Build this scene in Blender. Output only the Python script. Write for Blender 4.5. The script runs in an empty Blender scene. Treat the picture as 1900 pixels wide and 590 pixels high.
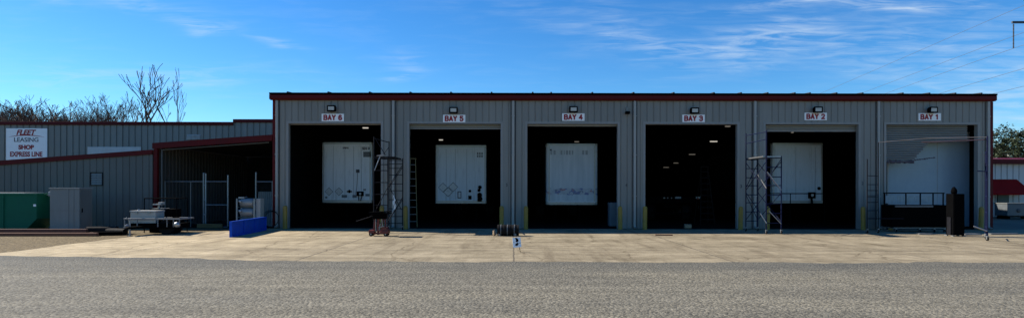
import bpy, bmesh, math, random
from mathutils import Vector, Matrix
random.seed(11)
R = math.radians
scene = bpy.context.scene
col = scene.collection
F, H = 1100.0, 1.85            # focal length in photo pixels, eye height
FY = 27.5                      # distance of the shop front

def P(px, py, Y):              # photo pixel at a known distance -> metres
    return Vector(((px - 950) * Y / F, Y, H - (py - 350) * Y / F))
def gY(py):                    # distance of a ground point
    return F * H / (py - 350)

# ------------------------------------------------------------------ materials
def nodes_of(m):
    m.use_nodes = True
    nt = m.node_tree
    return nt, nt.nodes, nt.links, nt.nodes['Principled BSDF']

def mat(name, base, rough=0.6, metal=0.0, var=0.18, scale=3.0, bump=0.0, bscale=40.0,
        stretch=(1, 1, 1), stain=None, stain_amt=0.0, stain_scale=1.5, spec=0.5, sheet=0.0):
    m = bpy.data.materials.new(name)
    nt, N, L, B = nodes_of(m)
    tc = N.new('ShaderNodeTexCoord')
    mp = N.new('ShaderNodeMapping'); mp.inputs['Scale'].default_value = stretch
    L.new(tc.outputs['Object'], mp.inputs['Vector'])
    n1 = N.new('ShaderNodeTexNoise'); n1.inputs['Scale'].default_value = scale; n1.inputs['Detail'].default_value = 6
    n1.inputs['Roughness'].default_value = 0.65
    L.new(mp.outputs['Vector'], n1.inputs['Vector'])
    cr = N.new('ShaderNodeValToRGB')
    lo = [max(0, c * (1 - var)) for c in base]; hi = [min(1, c * (1 + var)) for c in base]
    cr.color_ramp.elements[0].position = 0.3; cr.color_ramp.elements[0].color = (*lo, 1)
    cr.color_ramp.elements[1].position = 0.7; cr.color_ramp.elements[1].color = (*hi, 1)
    L.new(n1.outputs['Fac'], cr.inputs['Fac'])
    out = cr.outputs['Color']
    if stain:
        n2 = N.new('ShaderNodeTexNoise'); n2.inputs['Scale'].default_value = stain_scale; n2.inputs['Detail'].default_value = 8
        n2.inputs['Roughness'].default_value = 0.75
        L.new(mp.outputs['Vector'], n2.inputs['Vector'])
        r2 = N.new('ShaderNodeValToRGB')
        r2.color_ramp.elements[0].position = 0.5; r2.color_ramp.elements[0].color = (0, 0, 0, 1)
        r2.color_ramp.elements[1].position = 0.72; r2.color_ramp.elements[1].color = (stain_amt,) * 3 + (1,)
        L.new(n2.outputs['Fac'], r2.inputs['Fac'])
        mx = N.new('ShaderNodeMixRGB'); mx.inputs['Color2'].default_value = (*stain, 1)
        L.new(r2.outputs['Color'], mx.inputs['Fac']); L.new(out, mx.inputs['Color1'])
        out = mx.outputs['Color']
    if sheet:
        sp_ = N.new('ShaderNodeSeparateXYZ'); L.new(tc.outputs['Object'], sp_.inputs[0])
        dv = N.new('ShaderNodeMath'); dv.operation = 'DIVIDE'; dv.inputs[1].default_value = .915; L.new(sp_.outputs['X'], dv.inputs[0])
        fl_ = N.new('ShaderNodeMath'); fl_.operation = 'FLOOR'; L.new(dv.outputs[0], fl_.inputs[0])
        wn = N.new('ShaderNodeTexWhiteNoise'); wn.noise_dimensions = '1D'; L.new(fl_.outputs[0], wn.inputs['W'])
        mr_ = N.new('ShaderNodeMapRange'); mr_.inputs['To Min'].default_value = 1 - sheet; mr_.inputs['To Max'].default_value = 1 + sheet; L.new(wn.outputs['Value'], mr_.inputs['Value'])
        vm = N.new('ShaderNodeVectorMath'); vm.operation = 'SCALE'; L.new(out, vm.inputs[0]); L.new(mr_.outputs[0], vm.inputs['Scale'])
        out = vm.outputs[0]
    L.new(out, B.inputs['Base Color'])
    B.inputs['Metallic'].default_value = metal
    B.inputs['Specular IOR Level'].default_value = spec
    rr = N.new('ShaderNodeMapRange'); rr.inputs['To Min'].default_value = max(.05, rough - .1); rr.inputs['To Max'].default_value = min(1, rough + .1)
    L.new(n1.outputs['Fac'], rr.inputs['Value']); L.new(rr.outputs['Result'], B.inputs['Roughness'])
    if bump:
        nb = N.new('ShaderNodeTexNoise'); nb.inputs['Scale'].default_value = bscale; nb.inputs['Detail'].default_value = 4
        L.new(tc.outputs['Object'], nb.inputs['Vector'])
        bp = N.new('ShaderNodeBump'); bp.inputs['Strength'].default_value = bump; bp.inputs['Distance'].default_value = 0.02
        L.new(nb.outputs['Fac'], bp.inputs['Height']); L.new(bp.outputs['Normal'], B.inputs['Normal'])
    return m

def emit(name, color, strength):
    m = bpy.data.materials.new(name)
    nt, N, L, B = nodes_of(m)
    B.inputs['Base Color'].default_value = (.6, .6, .6, 1)
    B.inputs['Emission Color'].default_value = (*color, 1)
    B.inputs['Emission Strength'].default_value = strength
    return m

M = {}
M['siding'] = mat('grey_metal_siding', (.205, .192, .166), .5, 0, .10, 1.2, sheet=.06, stretch=(2.2, 2.2, .25), stain=(.16, .15, .14), stain_amt=.35, stain_scale=2.0)
M['siding_back'] = mat('weathered_metal_siding', (.185, .183, .160), .5, 0, .10, 1.0, sheet=.06, stretch=(2, 2, .3), stain=(.15, .15, .14), stain_amt=.3)
M['siding_low'] = mat('shade_darkened_siding', (.092, .092, .083), .5, 0, .12, 1.0, sheet=.08, stretch=(2, 2, .3), stain=(.12, .12, .12), stain_amt=.4)  # side building siding, its shade put into the base colour
M['siding_far'] = mat('pale_metal_siding', (.5, .48, .45), .5, 0, .08, 1.0, stretch=(2, 2, .3))
M['trim'] = mat('door_trim', (.235, .22, .20), .5, 0, .12, 2, stretch=(2, 2, .4))
M['pipe'] = mat('downspout_paint', (.31, .295, .265), .45, 0, .12, 2, stretch=(2, 2, .4))
M['red'] = mat('dark_red_trim', (.085, .004, .005), .55, 0, .18, 2, spec=.15, stretch=(.5, 1, 2), stain=(.05, .008, .008), stain_amt=.5)
M['awning'] = mat('red_awning', (.26, .006, .005), .7, 0, .15, 3, spec=.1)
M['roof'] = mat('roof_metal', (.05, .045, .045), .5, .3, .15, 1)
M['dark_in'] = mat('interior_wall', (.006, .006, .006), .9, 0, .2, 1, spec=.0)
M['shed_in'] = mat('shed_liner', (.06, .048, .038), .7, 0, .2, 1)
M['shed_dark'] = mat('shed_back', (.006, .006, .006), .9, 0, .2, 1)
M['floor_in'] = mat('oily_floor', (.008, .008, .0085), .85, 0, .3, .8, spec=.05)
M['curtain'] = mat('door_curtain', (.25, .245, .215), .45, .0, .10, 2, stretch=(.4, 1, 2), stain=(.2, .2, .18), stain_amt=.4)
M['curtain_low'] = mat('worn_door_curtain', (.175, .185, .175), .4, .0, .12, 2, stretch=(.4, 1, 2), stain=(.1, .1, .1), stain_amt=.5)
M['purple'] = mat('dark_purple_seal', (.045, .03, .045), .6, 0, .4, 9)
M['white'] = mat('white_sign', (.86, .85, .83), .45, 0, .04, 3, stain=(.5, .48, .44), stain_amt=.35, stain_scale=3)
M['letter'] = mat('dark_red_lettering', (.28, .003, .008), .5, 0, .08, 3)
M['ink'] = mat('dark_lettering', (.035, .03, .035), .5, 0, .08, 3)
M['black'] = mat('black_paint', (.0022, .0022, .0025), .85, 0, .3, 6, spec=.02)
M['rubber'] = mat('black_rubber', (.010, .009, .009), .8, 0, .3, 12, bump=.3, spec=.1)
M['lens'] = mat('lamp_lens', (.42, .41, .38), .25, 0, .05, 5)
M['yellow'] = mat('yellow_bollard_paint', (.28, .172, .02), .55, 0, .18, 4, stain=(.12, .09, .04), stain_amt=.8, stain_scale=6)
M['fibreglass'] = mat('yellow_fibreglass', (.13, .095, .02), .5, 0, .15, 5)
M['alu'] = mat('aluminium', (.30, .30, .30), .35, .7, .12, 6)
M['galv'] = mat('galvanised_steel', (.24, .25, .25), .4, .6, .2, 8)
M['dullgalv'] = mat('dull_galvanised_wire', (.16, .165, .165), .6, .4, .2, 8)
M['trailer'] = mat('trailer_white', (.60, .61, .60), .4, 0, .06, 1.5, stretch=(3, 3, .3), stain=(.27, .26, .235), stain_amt=.7, stain_scale=1.6)
M['trailer_old'] = mat('trailer_grey_white', (.48, .505, .51), .4, 0, .08, 1.5, stretch=(3, 3, .3), stain=(.22, .225, .215), stain_amt=.75, stain_scale=1.6)
M['trailer_rail'] = mat('trailer_rail', (.30, .29, .255), .4, .5, .15, 4, stain=(.16, .14, .11), stain_amt=.6, stain_scale=5)
M['shaded_side'] = mat('shade_painted_trailer_side', (.006, .006, .007), .8, 0, .2, 2, spec=.05)  # gloom of the bays put into the colour of the white trailers' sides
M['ghost'] = mat('ghost_lettering', (.24, .26, .265), .5, 0, .2, 14)
M['greyrail'] = mat('dull_grey_rail', (.055, .052, .06), .7, 0, .2, 6, spec=.1)
M['faded'] = mat('faded_print', (.10, .105, .105), .6, 0, .3, 18)
M['placard'] = mat('placard_holder', (.50, .48, .44), .5, 0, .15, 14, stain=(.1, .1, .1), stain_amt=.5, stain_scale=12)
M['rust'] = mat('rusty_brown', (.10, .038, .022), .8, 0, .35, 5, bump=.3)
M['redjack'] = mat('red_jack_paint', (.13, .012, .008), .5, 0, .3, 8, stain=(.03, .02, .02), stain_amt=.8, stain_scale=7)
M['blue'] = mat('blue_panel_paint', (.004, .062, .43), .55, 0, .18, 3, spec=.15, stain=(.02, .04, .14), stain_amt=.6, stain_scale=4)
M['bluescaf'] = mat('blue_scaffold_paint', (.003, .006, .032), .6, 0, .25, 8, stain=(.012, .012, .016), stain_amt=.6, stain_scale=9, spec=.12)
M['darkscaf'] = mat('dark_scaffold_paint', (.009, .009, .012), .6, 0, .3, 8, spec=.12)
M['green'] = mat('green_dumpster_paint', (.006, .105, .058), .6, 0, .15, 2, spec=.15, stain=(.01, .05, .04), stain_amt=.6, stain_scale=2)
M['greenlit'] = mat('green_dumpster_lit_end', (.016, .17, .10), .5, 0, .15, 2)  # brighter copy of the dumpster green, light put into the colour
M['cab'] = mat('grey_cabinet', (.165, .17, .16), .5, 0, .10, 2, stretch=(2, 2, .5), stain=(.16, .16, .15), stain_amt=.4)
M['cabside'] = mat('grey_cabinet_door', (.125, .13, .122), .5, 0, .10, 2, stretch=(2, 2, .5))
M['wood'] = mat('brown_timber', (.17, .06, .027), .8, 0, .35, 4, stretch=(.3, 3, 3), bump=.2)
M['wood2'] = mat('grey_timber', (.22, .17, .12), .8, 0, .35, 4, stretch=(.3, 3, 3), bump=.2)
M['card'] = mat('brown_cardboard', (.27, .19, .11), .8, 0, .15, 5)
M['tank'] = mat('grey_tank_paint', (.20, .215, .215), .35, .2, .10, 4, stain=(.2, .2, .2), stain_amt=.4)
M['whitebox'] = mat('white_tool_box', (.33, .32, .29), .5, 0, .08, 4, stain=(.36, .33, .28), stain_amt=.5, stain_scale=4)
M['glassblue'] = mat('pale_blue_panel', (.16, .24, .28), .4, 0, .25, 6, stretch=(2, 2, .6))
M['partition'] = mat('pale_partition', (.25, .32, .37), .35, 0, .08, .9, stretch=(1, 1, .6), stain=(.16, .23, .30), stain_amt=.5, stain_scale=.8)
M['bark'] = mat('grey_brown_bark', (.10, .075, .058), .9, 0, .3, 6)
M['twig'] = mat('brown_twigs', (.085, .050, .034), .9, 0, .3, 2)
M['leaf'] = mat('dark_green_leaves', (.028, .040, .014), .6, 0, .5, .9)
M['greendoor'] = mat('dark_green_door', (.03, .06, .05), .5, 0, .15, 3)
M['wire'] = mat('power_line', (.10, .13, .18), .6, .2, .1, 1)
M['steelpole'] = mat('dark_steel_arm', (.05, .055, .065), .6, .2, .15, 1)
M['lamp_on'] = emit('lit_lamp', (1, .93, .8), .26)
M['lamp_dim'] = emit('dim_lamp', (1, .9, .75), .055)
M['reflector'] = mat('reflector_tape', (.30, .30, .29), .3, 0, .2, 8)
M['mirrorred'] = mat('tail_lamp_red', (.3, .02, .02), .3, 0, .1, 3)

def graffiti():
    """Front panel of the old trailer: pale sheet with a band of torn coloured decals."""
    m = bpy.data.materials.new('pale_sheet_with_torn_decals')
    nt, N, L, B = nodes_of(m)
    tc = N.new('ShaderNodeTexCoord'); sep = N.new('ShaderNodeSeparateXYZ'); L.new(tc.outputs['Object'], sep.inputs[0])
    mp = N.new('ShaderNodeMapping'); mp.inputs['Scale'].default_value = (3, 3, .3); L.new(tc.outputs['Object'], mp.inputs['Vector'])
    n = N.new('ShaderNodeTexNoise'); n.inputs['Scale'].default_value = 1.6; n.inputs['Detail'].default_value = 7; L.new(mp.outputs[0], n.inputs['Vector'])
    cr = N.new('ShaderNodeValToRGB'); e = cr.color_ramp.elements
    e[0].position = .3; e[0].color = (.36, .39, .40, 1); e[1].position = .7; e[1].color = (.50, .52, .52, 1); L.new(n.outputs['Fac'], cr.inputs['Fac'])
    v = N.new('ShaderNodeTexVoronoi'); v.inputs['Scale'].default_value = 9.0; L.new(tc.outputs['Object'], v.inputs['Vector'])
    cc = N.new('ShaderNodeValToRGB'); cc.color_ramp.interpolation = 'CONSTANT'
    e = cc.color_ramp.elements; e[0].position = 0; e[0].color = (.05, .07, .22, 1); e[1].position = .22; e[1].color = (.36,.37,.38,1)
    for p, c in ((.55, (.33, .10, .10, 1)), (.64, (.3,.32,.34,1)), (.82, (.08, .09, .16, 1)), (.9, (.40,.41,.42,1))):
        q = e.new(p); q.color = c
    sc = N.new('ShaderNodeSeparateColor'); L.new(v.outputs['Color'], sc.inputs[0]); L.new(sc.outputs[0], cc.inputs['Fac'])
    n3 = N.new('ShaderNodeTexNoise'); n3.inputs['Scale'].default_value = 3.2; n3.inputs['Detail'].default_value = 5; L.new(tc.outputs['Object'], n3.inputs['Vector'])
    # band around 1.68 m, 0.2 m high, broken up by noise
    d = N.new('ShaderNodeMath'); d.operation = 'SUBTRACT'; d.inputs[1].default_value = 1.70; L.new(sep.outputs['Z'], d.inputs[0])
    a = N.new('ShaderNodeMath'); a.operation = 'ABSOLUTE'; L.new(d.outputs[0], a.inputs[0])
    s = N.new('ShaderNodeMath'); s.operation = 'MULTIPLY_ADD'; s.inputs[1].default_value = -3.2; s.inputs[2].default_value = .62; L.new(a.outputs[0], s.inputs[0])
    s2 = N.new('ShaderNodeMath'); s2.operation = 'ADD'; L.new(s.outputs[0], s2.inputs[0]); L.new(n3.outputs['Fac'], s2.inputs[1])
    st = N.new('ShaderNodeMath'); st.operation = 'GREATER_THAN'; st.inputs[1].default_value = .62; L.new(s2.outputs[0], st.inputs[0])
    mu = N.new('ShaderNodeMath'); mu.operation = 'MULTIPLY'; mu.inputs[1].default_value = .8; L.new(st.outputs[0], mu.inputs[0])
    mx = N.new('ShaderNodeMixRGB'); L.new(mu.outputs[0], mx.inputs['Fac']); L.new(cr.outputs[0], mx.inputs['Color1']); L.new(cc.outputs[0], mx.inputs['Color2'])
    L.new(mx.outputs[0], B.inputs['Base Color']); B.inputs['Roughness'].default_value = .45
    return m
M['graffiti'] = graffiti()

def asphalt_mat():
    m = bpy.data.materials.new('worn_asphalt')
    nt, N, L, B = nodes_of(m)
    tc = N.new('ShaderNodeTexCoord')
    def noise(scale, det=6, rough=.6, stretch=None):
        n = N.new('ShaderNodeTexNoise'); n.inputs['Scale'].default_value = scale; n.inputs['Detail'].default_value = det; n.inputs['Roughness'].default_value = rough
        if stretch:
            mp = N.new('ShaderNodeMapping'); mp.inputs['Scale'].default_value = stretch
            L.new(tc.outputs['Object'], mp.inputs['Vector']); L.new(mp.outputs[0], n.inputs['Vector'])
        else: L.new(tc.outputs['Object'], n.inputs['Vector'])
        return n
    v = N.new('ShaderNodeTexVoronoi'); v.inputs['Scale'].default_value = 21; L.new(tc.outputs['Object'], v.inputs['Vector'])
    sc = N.new('ShaderNodeSeparateColor'); L.new(v.outputs['Color'], sc.inputs[0])
    r = N.new('ShaderNodeValToRGB'); e = r.color_ramp.elements
    e[0].position = 0; e[0].color = (.072, .065, .048, 1); e[1].position = 1; e[1].color = (.285, .258, .195, 1)
    L.new(sc.outputs[0], r.inputs['Fac'])
    v2 = N.new('ShaderNodeTexVoronoi'); v2.inputs['Scale'].default_value = 60; L.new(tc.outputs['Object'], v2.inputs['Vector'])
    sc2 = N.new('ShaderNodeSeparateColor'); L.new(v2.outputs['Color'], sc2.inputs[0])
    r2 = N.new('ShaderNodeValToRGB'); e = r2.color_ramp.elements
    e[0].position = 0; e[0].color = (.053, .048, .036, 1); e[1].position = 1; e[1].color = (.27, .244, .185, 1)
    L.new(sc2.outputs[1], r2.inputs['Fac'])
    m1 = N.new('ShaderNodeMixRGB'); m1.inputs['Fac'].default_value = .45; L.new(r.outputs[0], m1.inputs['Color1']); L.new(r2.outputs[0], m1.inputs['Color2'])
    # broad patches, wheel-polished bands along the lane, dark oil
    n1 = noise(.35, 7, .6, (.5, 1.3, 1)); r3 = N.new('ShaderNodeValToRGB'); e = r3.color_ramp.elements
    e[0].position = .3; e[0].color = (.76, .77, .80, 1); e[1].position = .7; e[1].color = (1.14, 1.12, 1.08, 1); L.new(n1.outputs['Fac'], r3.inputs['Fac'])
    m2 = N.new('ShaderNodeMixRGB'); m2.blend_type = 'MULTIPLY'; m2.inputs['Fac'].default_value = 1; L.new(m1.outputs[0], m2.inputs['Color1']); L.new(r3.outputs[0], m2.inputs['Color2'])
    n4 = noise(1.0, 6, .6, (.12, 2.2, 1)); r4 = N.new('ShaderNodeValToRGB'); e = r4.color_ramp.elements
    e[0].position = .35; e[0].color = (.82, .82, .82, 1); e[1].position = .65; e[1].color = (1.08, 1.08, 1.08, 1); L.new(n4.outputs['Fac'], r4.inputs['Fac'])
    m3 = N.new('ShaderNodeMixRGB'); m3.blend_type = 'MULTIPLY'; m3.inputs['Fac'].default_value = 1; L.new(m2.outputs[0], m3.inputs['Color1']); L.new(r4.outputs[0], m3.inputs['Color2'])
    # freshly sealed darker strip near the concrete edge
    sep = N.new('ShaderNodeSeparateXYZ'); L.new(tc.outputs['Object'], sep.inputs[0])
    n5 = noise(.5, 4, .6); ad = N.new('ShaderNodeMath'); ad.operation = 'MULTIPLY_ADD'; ad.inputs[1].default_value = 3.0; L.new(n5.outputs['Fac'], ad.inputs[0]); L.new(sep.outputs['Y'], ad.inputs[2])
    mr = N.new('ShaderNodeMapRange'); mr.inputs['From Min'].default_value = 14.2; mr.inputs['From Max'].default_value = 15.8; mr.inputs['To Max'].default_value = .42; L.new(ad.outputs[0], mr.inputs['Value'])
    m4 = N.new('ShaderNodeMixRGB'); m4.inputs['Color2'].default_value = (.062, .064, .060, 1); L.new(mr.outputs[0], m4.inputs['Fac']); L.new(m3.outputs[0], m4.inputs['Color1'])
    # meandering cracks, some filled with tar
    nw = noise(.9, 5, .6); cw_ = N.new('ShaderNodeMixRGB'); cw_.blend_type = 'ADD'; cw_.inputs['Fac'].default_value = .55
    L.new(tc.outputs['Object'], cw_.inputs['Color1']); L.new(nw.outputs['Color'], cw_.inputs['Color2'])
    vc = N.new('ShaderNodeTexVoronoi'); vc.feature = 'DISTANCE_TO_EDGE'; vc.inputs['Scale'].default_value = .30; L.new(cw_.outputs[0], vc.inputs['Vector'])
    ck_ = N.new('ShaderNodeMath'); ck_.operation = 'LESS_THAN'; ck_.inputs[1].default_value = .0065; L.new(vc.outputs['Distance'], ck_.inputs[0])
    nb_ = noise(.25, 3, .5); gate = N.new('ShaderNodeMath'); gate.operation = 'GREATER_THAN'; gate.inputs[1].default_value = .5; L.new(nb_.outputs['Fac'], gate.inputs[0])
    cg = N.new('ShaderNodeMath'); cg.operation = 'MULTIPLY'; L.new(ck_.outputs[0], cg.inputs[0]); L.new(gate.outputs[0], cg.inputs[1])
    cg2 = N.new('ShaderNodeMath'); cg2.operation = 'MULTIPLY'; cg2.inputs[1].default_value = .26; L.new(cg.outputs[0], cg2.inputs[0])
    m5 = N.new('ShaderNodeMixRGB'); m5.inputs['Color2'].default_value = (.035, .034, .03, 1); L.new(cg2.outputs[0], m5.inputs['Fac']); L.new(m4.outputs[0], m5.inputs['Color1'])
    # oil drips
    no = noise(.8, 4, .7); ro = N.new('ShaderNodeValToRGB'); e = ro.color_ramp.elements
    e[0].position = .66; e[0].color = (0, 0, 0, 1); e[1].position = .74; e[1].color = (.5, .5, .5, 1); L.new(no.outputs['Fac'], ro.inputs['Fac'])
    m6 = N.new('ShaderNodeMixRGB'); m6.inputs['Color2'].default_value = (.045, .043, .038, 1); L.new(ro.outputs[0], m6.inputs['Fac']); L.new(m5.outputs[0], m6.inputs['Color1'])
    L.new(m6.outputs[0], B.inputs['Base Color']); B.inputs['Roughness'].default_value = .9; B.inputs['Specular IOR Level'].default_value = .2
    bp = N.new('ShaderNodeBump'); bp.inputs['Strength'].default_value = .55; bp.inputs['Distance'].default_value = .03
    L.new(v.outputs['Distance'], bp.inputs['Height']); bp.invert = True
    bp2 = N.new('ShaderNodeBump'); bp2.inputs['Strength'].default_value = .4; bp2.inputs['Distance'].default_value = .012
    L.new(v2.outputs['Distance'], bp2.inputs['Height']); L.new(bp.outputs[0], bp2.inputs['Normal'])
    L.new(bp2.outputs[0], B.inputs['Normal'])
    return m
M['asphalt'] = asphalt_mat()

def concrete_mat():
    m = bpy.data.materials.new('dusty_concrete_apron')
    nt, N, L, B = nodes_of(m)
    tc = N.new('ShaderNodeTexCoord'); sep = N.new('ShaderNodeSeparateXYZ'); L.new(tc.outputs['Object'], sep.inputs[0])
    def noise(scale, det=7, rough=.65, stretch=None):
        n = N.new('ShaderNodeTexNoise'); n.inputs['Scale'].default_value = scale; n.inputs['Detail'].default_value = det; n.inputs['Roughness'].default_value = rough
        mp = N.new('ShaderNodeMapping'); mp.inputs['Scale'].default_value = stretch or (1, 1, 1)
        L.new(tc.outputs['Object'], mp.inputs['Vector']); L.new(mp.outputs[0], n.inputs['Vector'])
        return n
    def ramp(src, a, ca, b, cb):
        r = N.new('ShaderNodeValToRGB'); e = r.color_ramp.elements
        e[0].position = a; e[0].color = (*ca, 1); e[1].position = b; e[1].color = (*cb, 1); L.new(src, r.inputs['Fac']); return r.outputs[0]
    def mul(a, b):
        x = N.new('ShaderNodeMixRGB'); x.blend_type = 'MULTIPLY'; x.inputs['Fac'].default_value = 1; L.new(a, x.inputs['Color1']); L.new(b, x.inputs['Color2']); return x.outputs[0]
    base = ramp(noise(.6, 8).outputs['Fac'], .3, (.205, .166, .104), .7, (.36, .298, .198))
    c = mul(base, ramp(noise(2.6, 8, .7).outputs['Fac'], .35, (.78, .77, .75), .65, (1.12, 1.12, 1.12)))
    c = mul(c, ramp(noise(1.2, 6, .6, (.15, 1.6, 1)).outputs['Fac'], .38, (.80, .79, .78), .6, (1.06, 1.06, 1.06)))
    c = mul(c, ramp(noise(24, 3).outputs['Fac'], .3, (.82, .82, .82), .7, (1.12, 1.12, 1.12)))
    c = mul(c, ramp(noise(.9, 5, .7).outputs['Fac'], .62, (1, 1, 1), .78, (.55, .53, .50)))
    # paler concrete towards the left end of the apron
    mr = N.new('ShaderNodeMapRange'); mr.inputs['From Min'].default_value = -4; mr.inputs['From Max'].default_value = -12
    L.new(sep.outputs['X'], mr.inputs['Value'])
    x = N.new('ShaderNodeMixRGB'); x.blend_type = 'MULTIPLY'; x.inputs['Color2'].default_value = (1.55, 1.50, 1.40, 1); L.new(mr.outputs[0], x.inputs['Fac']); L.new(c, x.inputs['Color1']); c = x.outputs[0]
    # tyre tracks running into the bays, rust and oil blotches, pale patches
    c = mul(c, ramp(noise(1.0, 4, .6, (2.4, .22, 1)).outputs['Fac'], .30, (.70, .68, .66), .48, (1, 1, 1)))
    c = mul(c, ramp(noise(.35, 6, .7, (1, 1.6, 1)).outputs['Fac'], .60, (1, 1, 1), .72, (1.28, 1.27, 1.25)))
    c = mul(c, ramp(noise(3.2, 4, .6).outputs['Fac'], .66, (1, 1, 1), .76, (.45, .40, .36)))
    nw = noise(1.1, 5); cw_ = N.new('ShaderNodeMixRGB'); cw_.blend_type = 'ADD'; cw_.inputs['Fac'].default_value = .6
    L.new(tc.outputs['Object'], cw_.inputs['Color1']); L.new(nw.outputs['Color'], cw_.inputs['Color2'])
    vc = N.new('ShaderNodeTexVoronoi'); vc.feature = 'DISTANCE_TO_EDGE'; vc.inputs['Scale'].default_value = .33; L.new(cw_.outputs[0], vc.inputs['Vector'])
    c = mul(c, ramp(vc.outputs['Distance'], .003, (.62, .60, .57), .009, (1, 1, 1)))
    # saw joints
    wob = noise(1.5, 3)
    def joint(sock, spacing, off, width):
        a = N.new('ShaderNodeMath'); a.operation = 'MULTIPLY_ADD'; a.inputs[1].default_value = .06; L.new(wob.outputs['Fac'], a.inputs[0]); L.new(sock, a.inputs[2])
        b = N.new('ShaderNodeMath'); b.operation = 'SUBTRACT'; b.inputs[1].default_value = off; L.new(a.outputs[0], b.inputs[0])
        p = N.new('ShaderNodeMath'); p.operation = 'PINGPONG'; p.inputs[1].default_value = spacing / 2; L.new(b.outputs[0], p.inputs[0])
        l = N.new('ShaderNodeMath'); l.operation = 'LESS_THAN'; l.inputs[1].default_value = width; L.new(p.outputs[0], l.inputs[0])
        return l.outputs[0]
    j1 = joint(sep.outputs['X'], 5.58, -5.5, .022); j2 = joint(sep.outputs['Y'], 5.0, 17.88, .030)
    mxx = N.new('ShaderNodeMath'); mxx.operation = 'MAXIMUM'; L.new(j1, mxx.inputs[0]); L.new(j2, mxx.inputs[1])
    s = N.new('ShaderNodeMath'); s.operation = 'MULTIPLY'; s.inputs[1].default_value = .7; L.new(mxx.outputs[0], s.inputs[0])
    y = N.new('ShaderNodeMixRGB'); y.inputs['Color2'].default_value = (.06, .05, .04, 1); L.new(s.outputs[0], y.inputs['Fac']); L.new(c, y.inputs['Color1'])
    L.new(y.outputs[0], B.inputs['Base Color']); B.inputs['Roughness'].default_value = .9; B.inputs['Specular IOR Level'].default_value = .2
    bp = N.new('ShaderNodeBump'); bp.inputs['Strength'].default_value = .35; bp.inputs['Distance'].default_value = .02
    L.new(noise(9, 6).outputs['Fac'], bp.inputs['Height']); L.new(bp.outputs[0], B.inputs['Normal'])
    return m
M['concrete'] = concrete_mat()
M['gravel'] = mat('brown_gravel', (.15, .112, .060), .95, 0, .85, 11, bump=1.0, bscale=14, stain=(.035, .028, .018), stain_amt=.8, stain_scale=3.5, spec=.1)
M['earth'] = mat('dry_ground', (.10, .085, .055), .95, 0, .4, .4, bump=.3, bscale=3)

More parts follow.
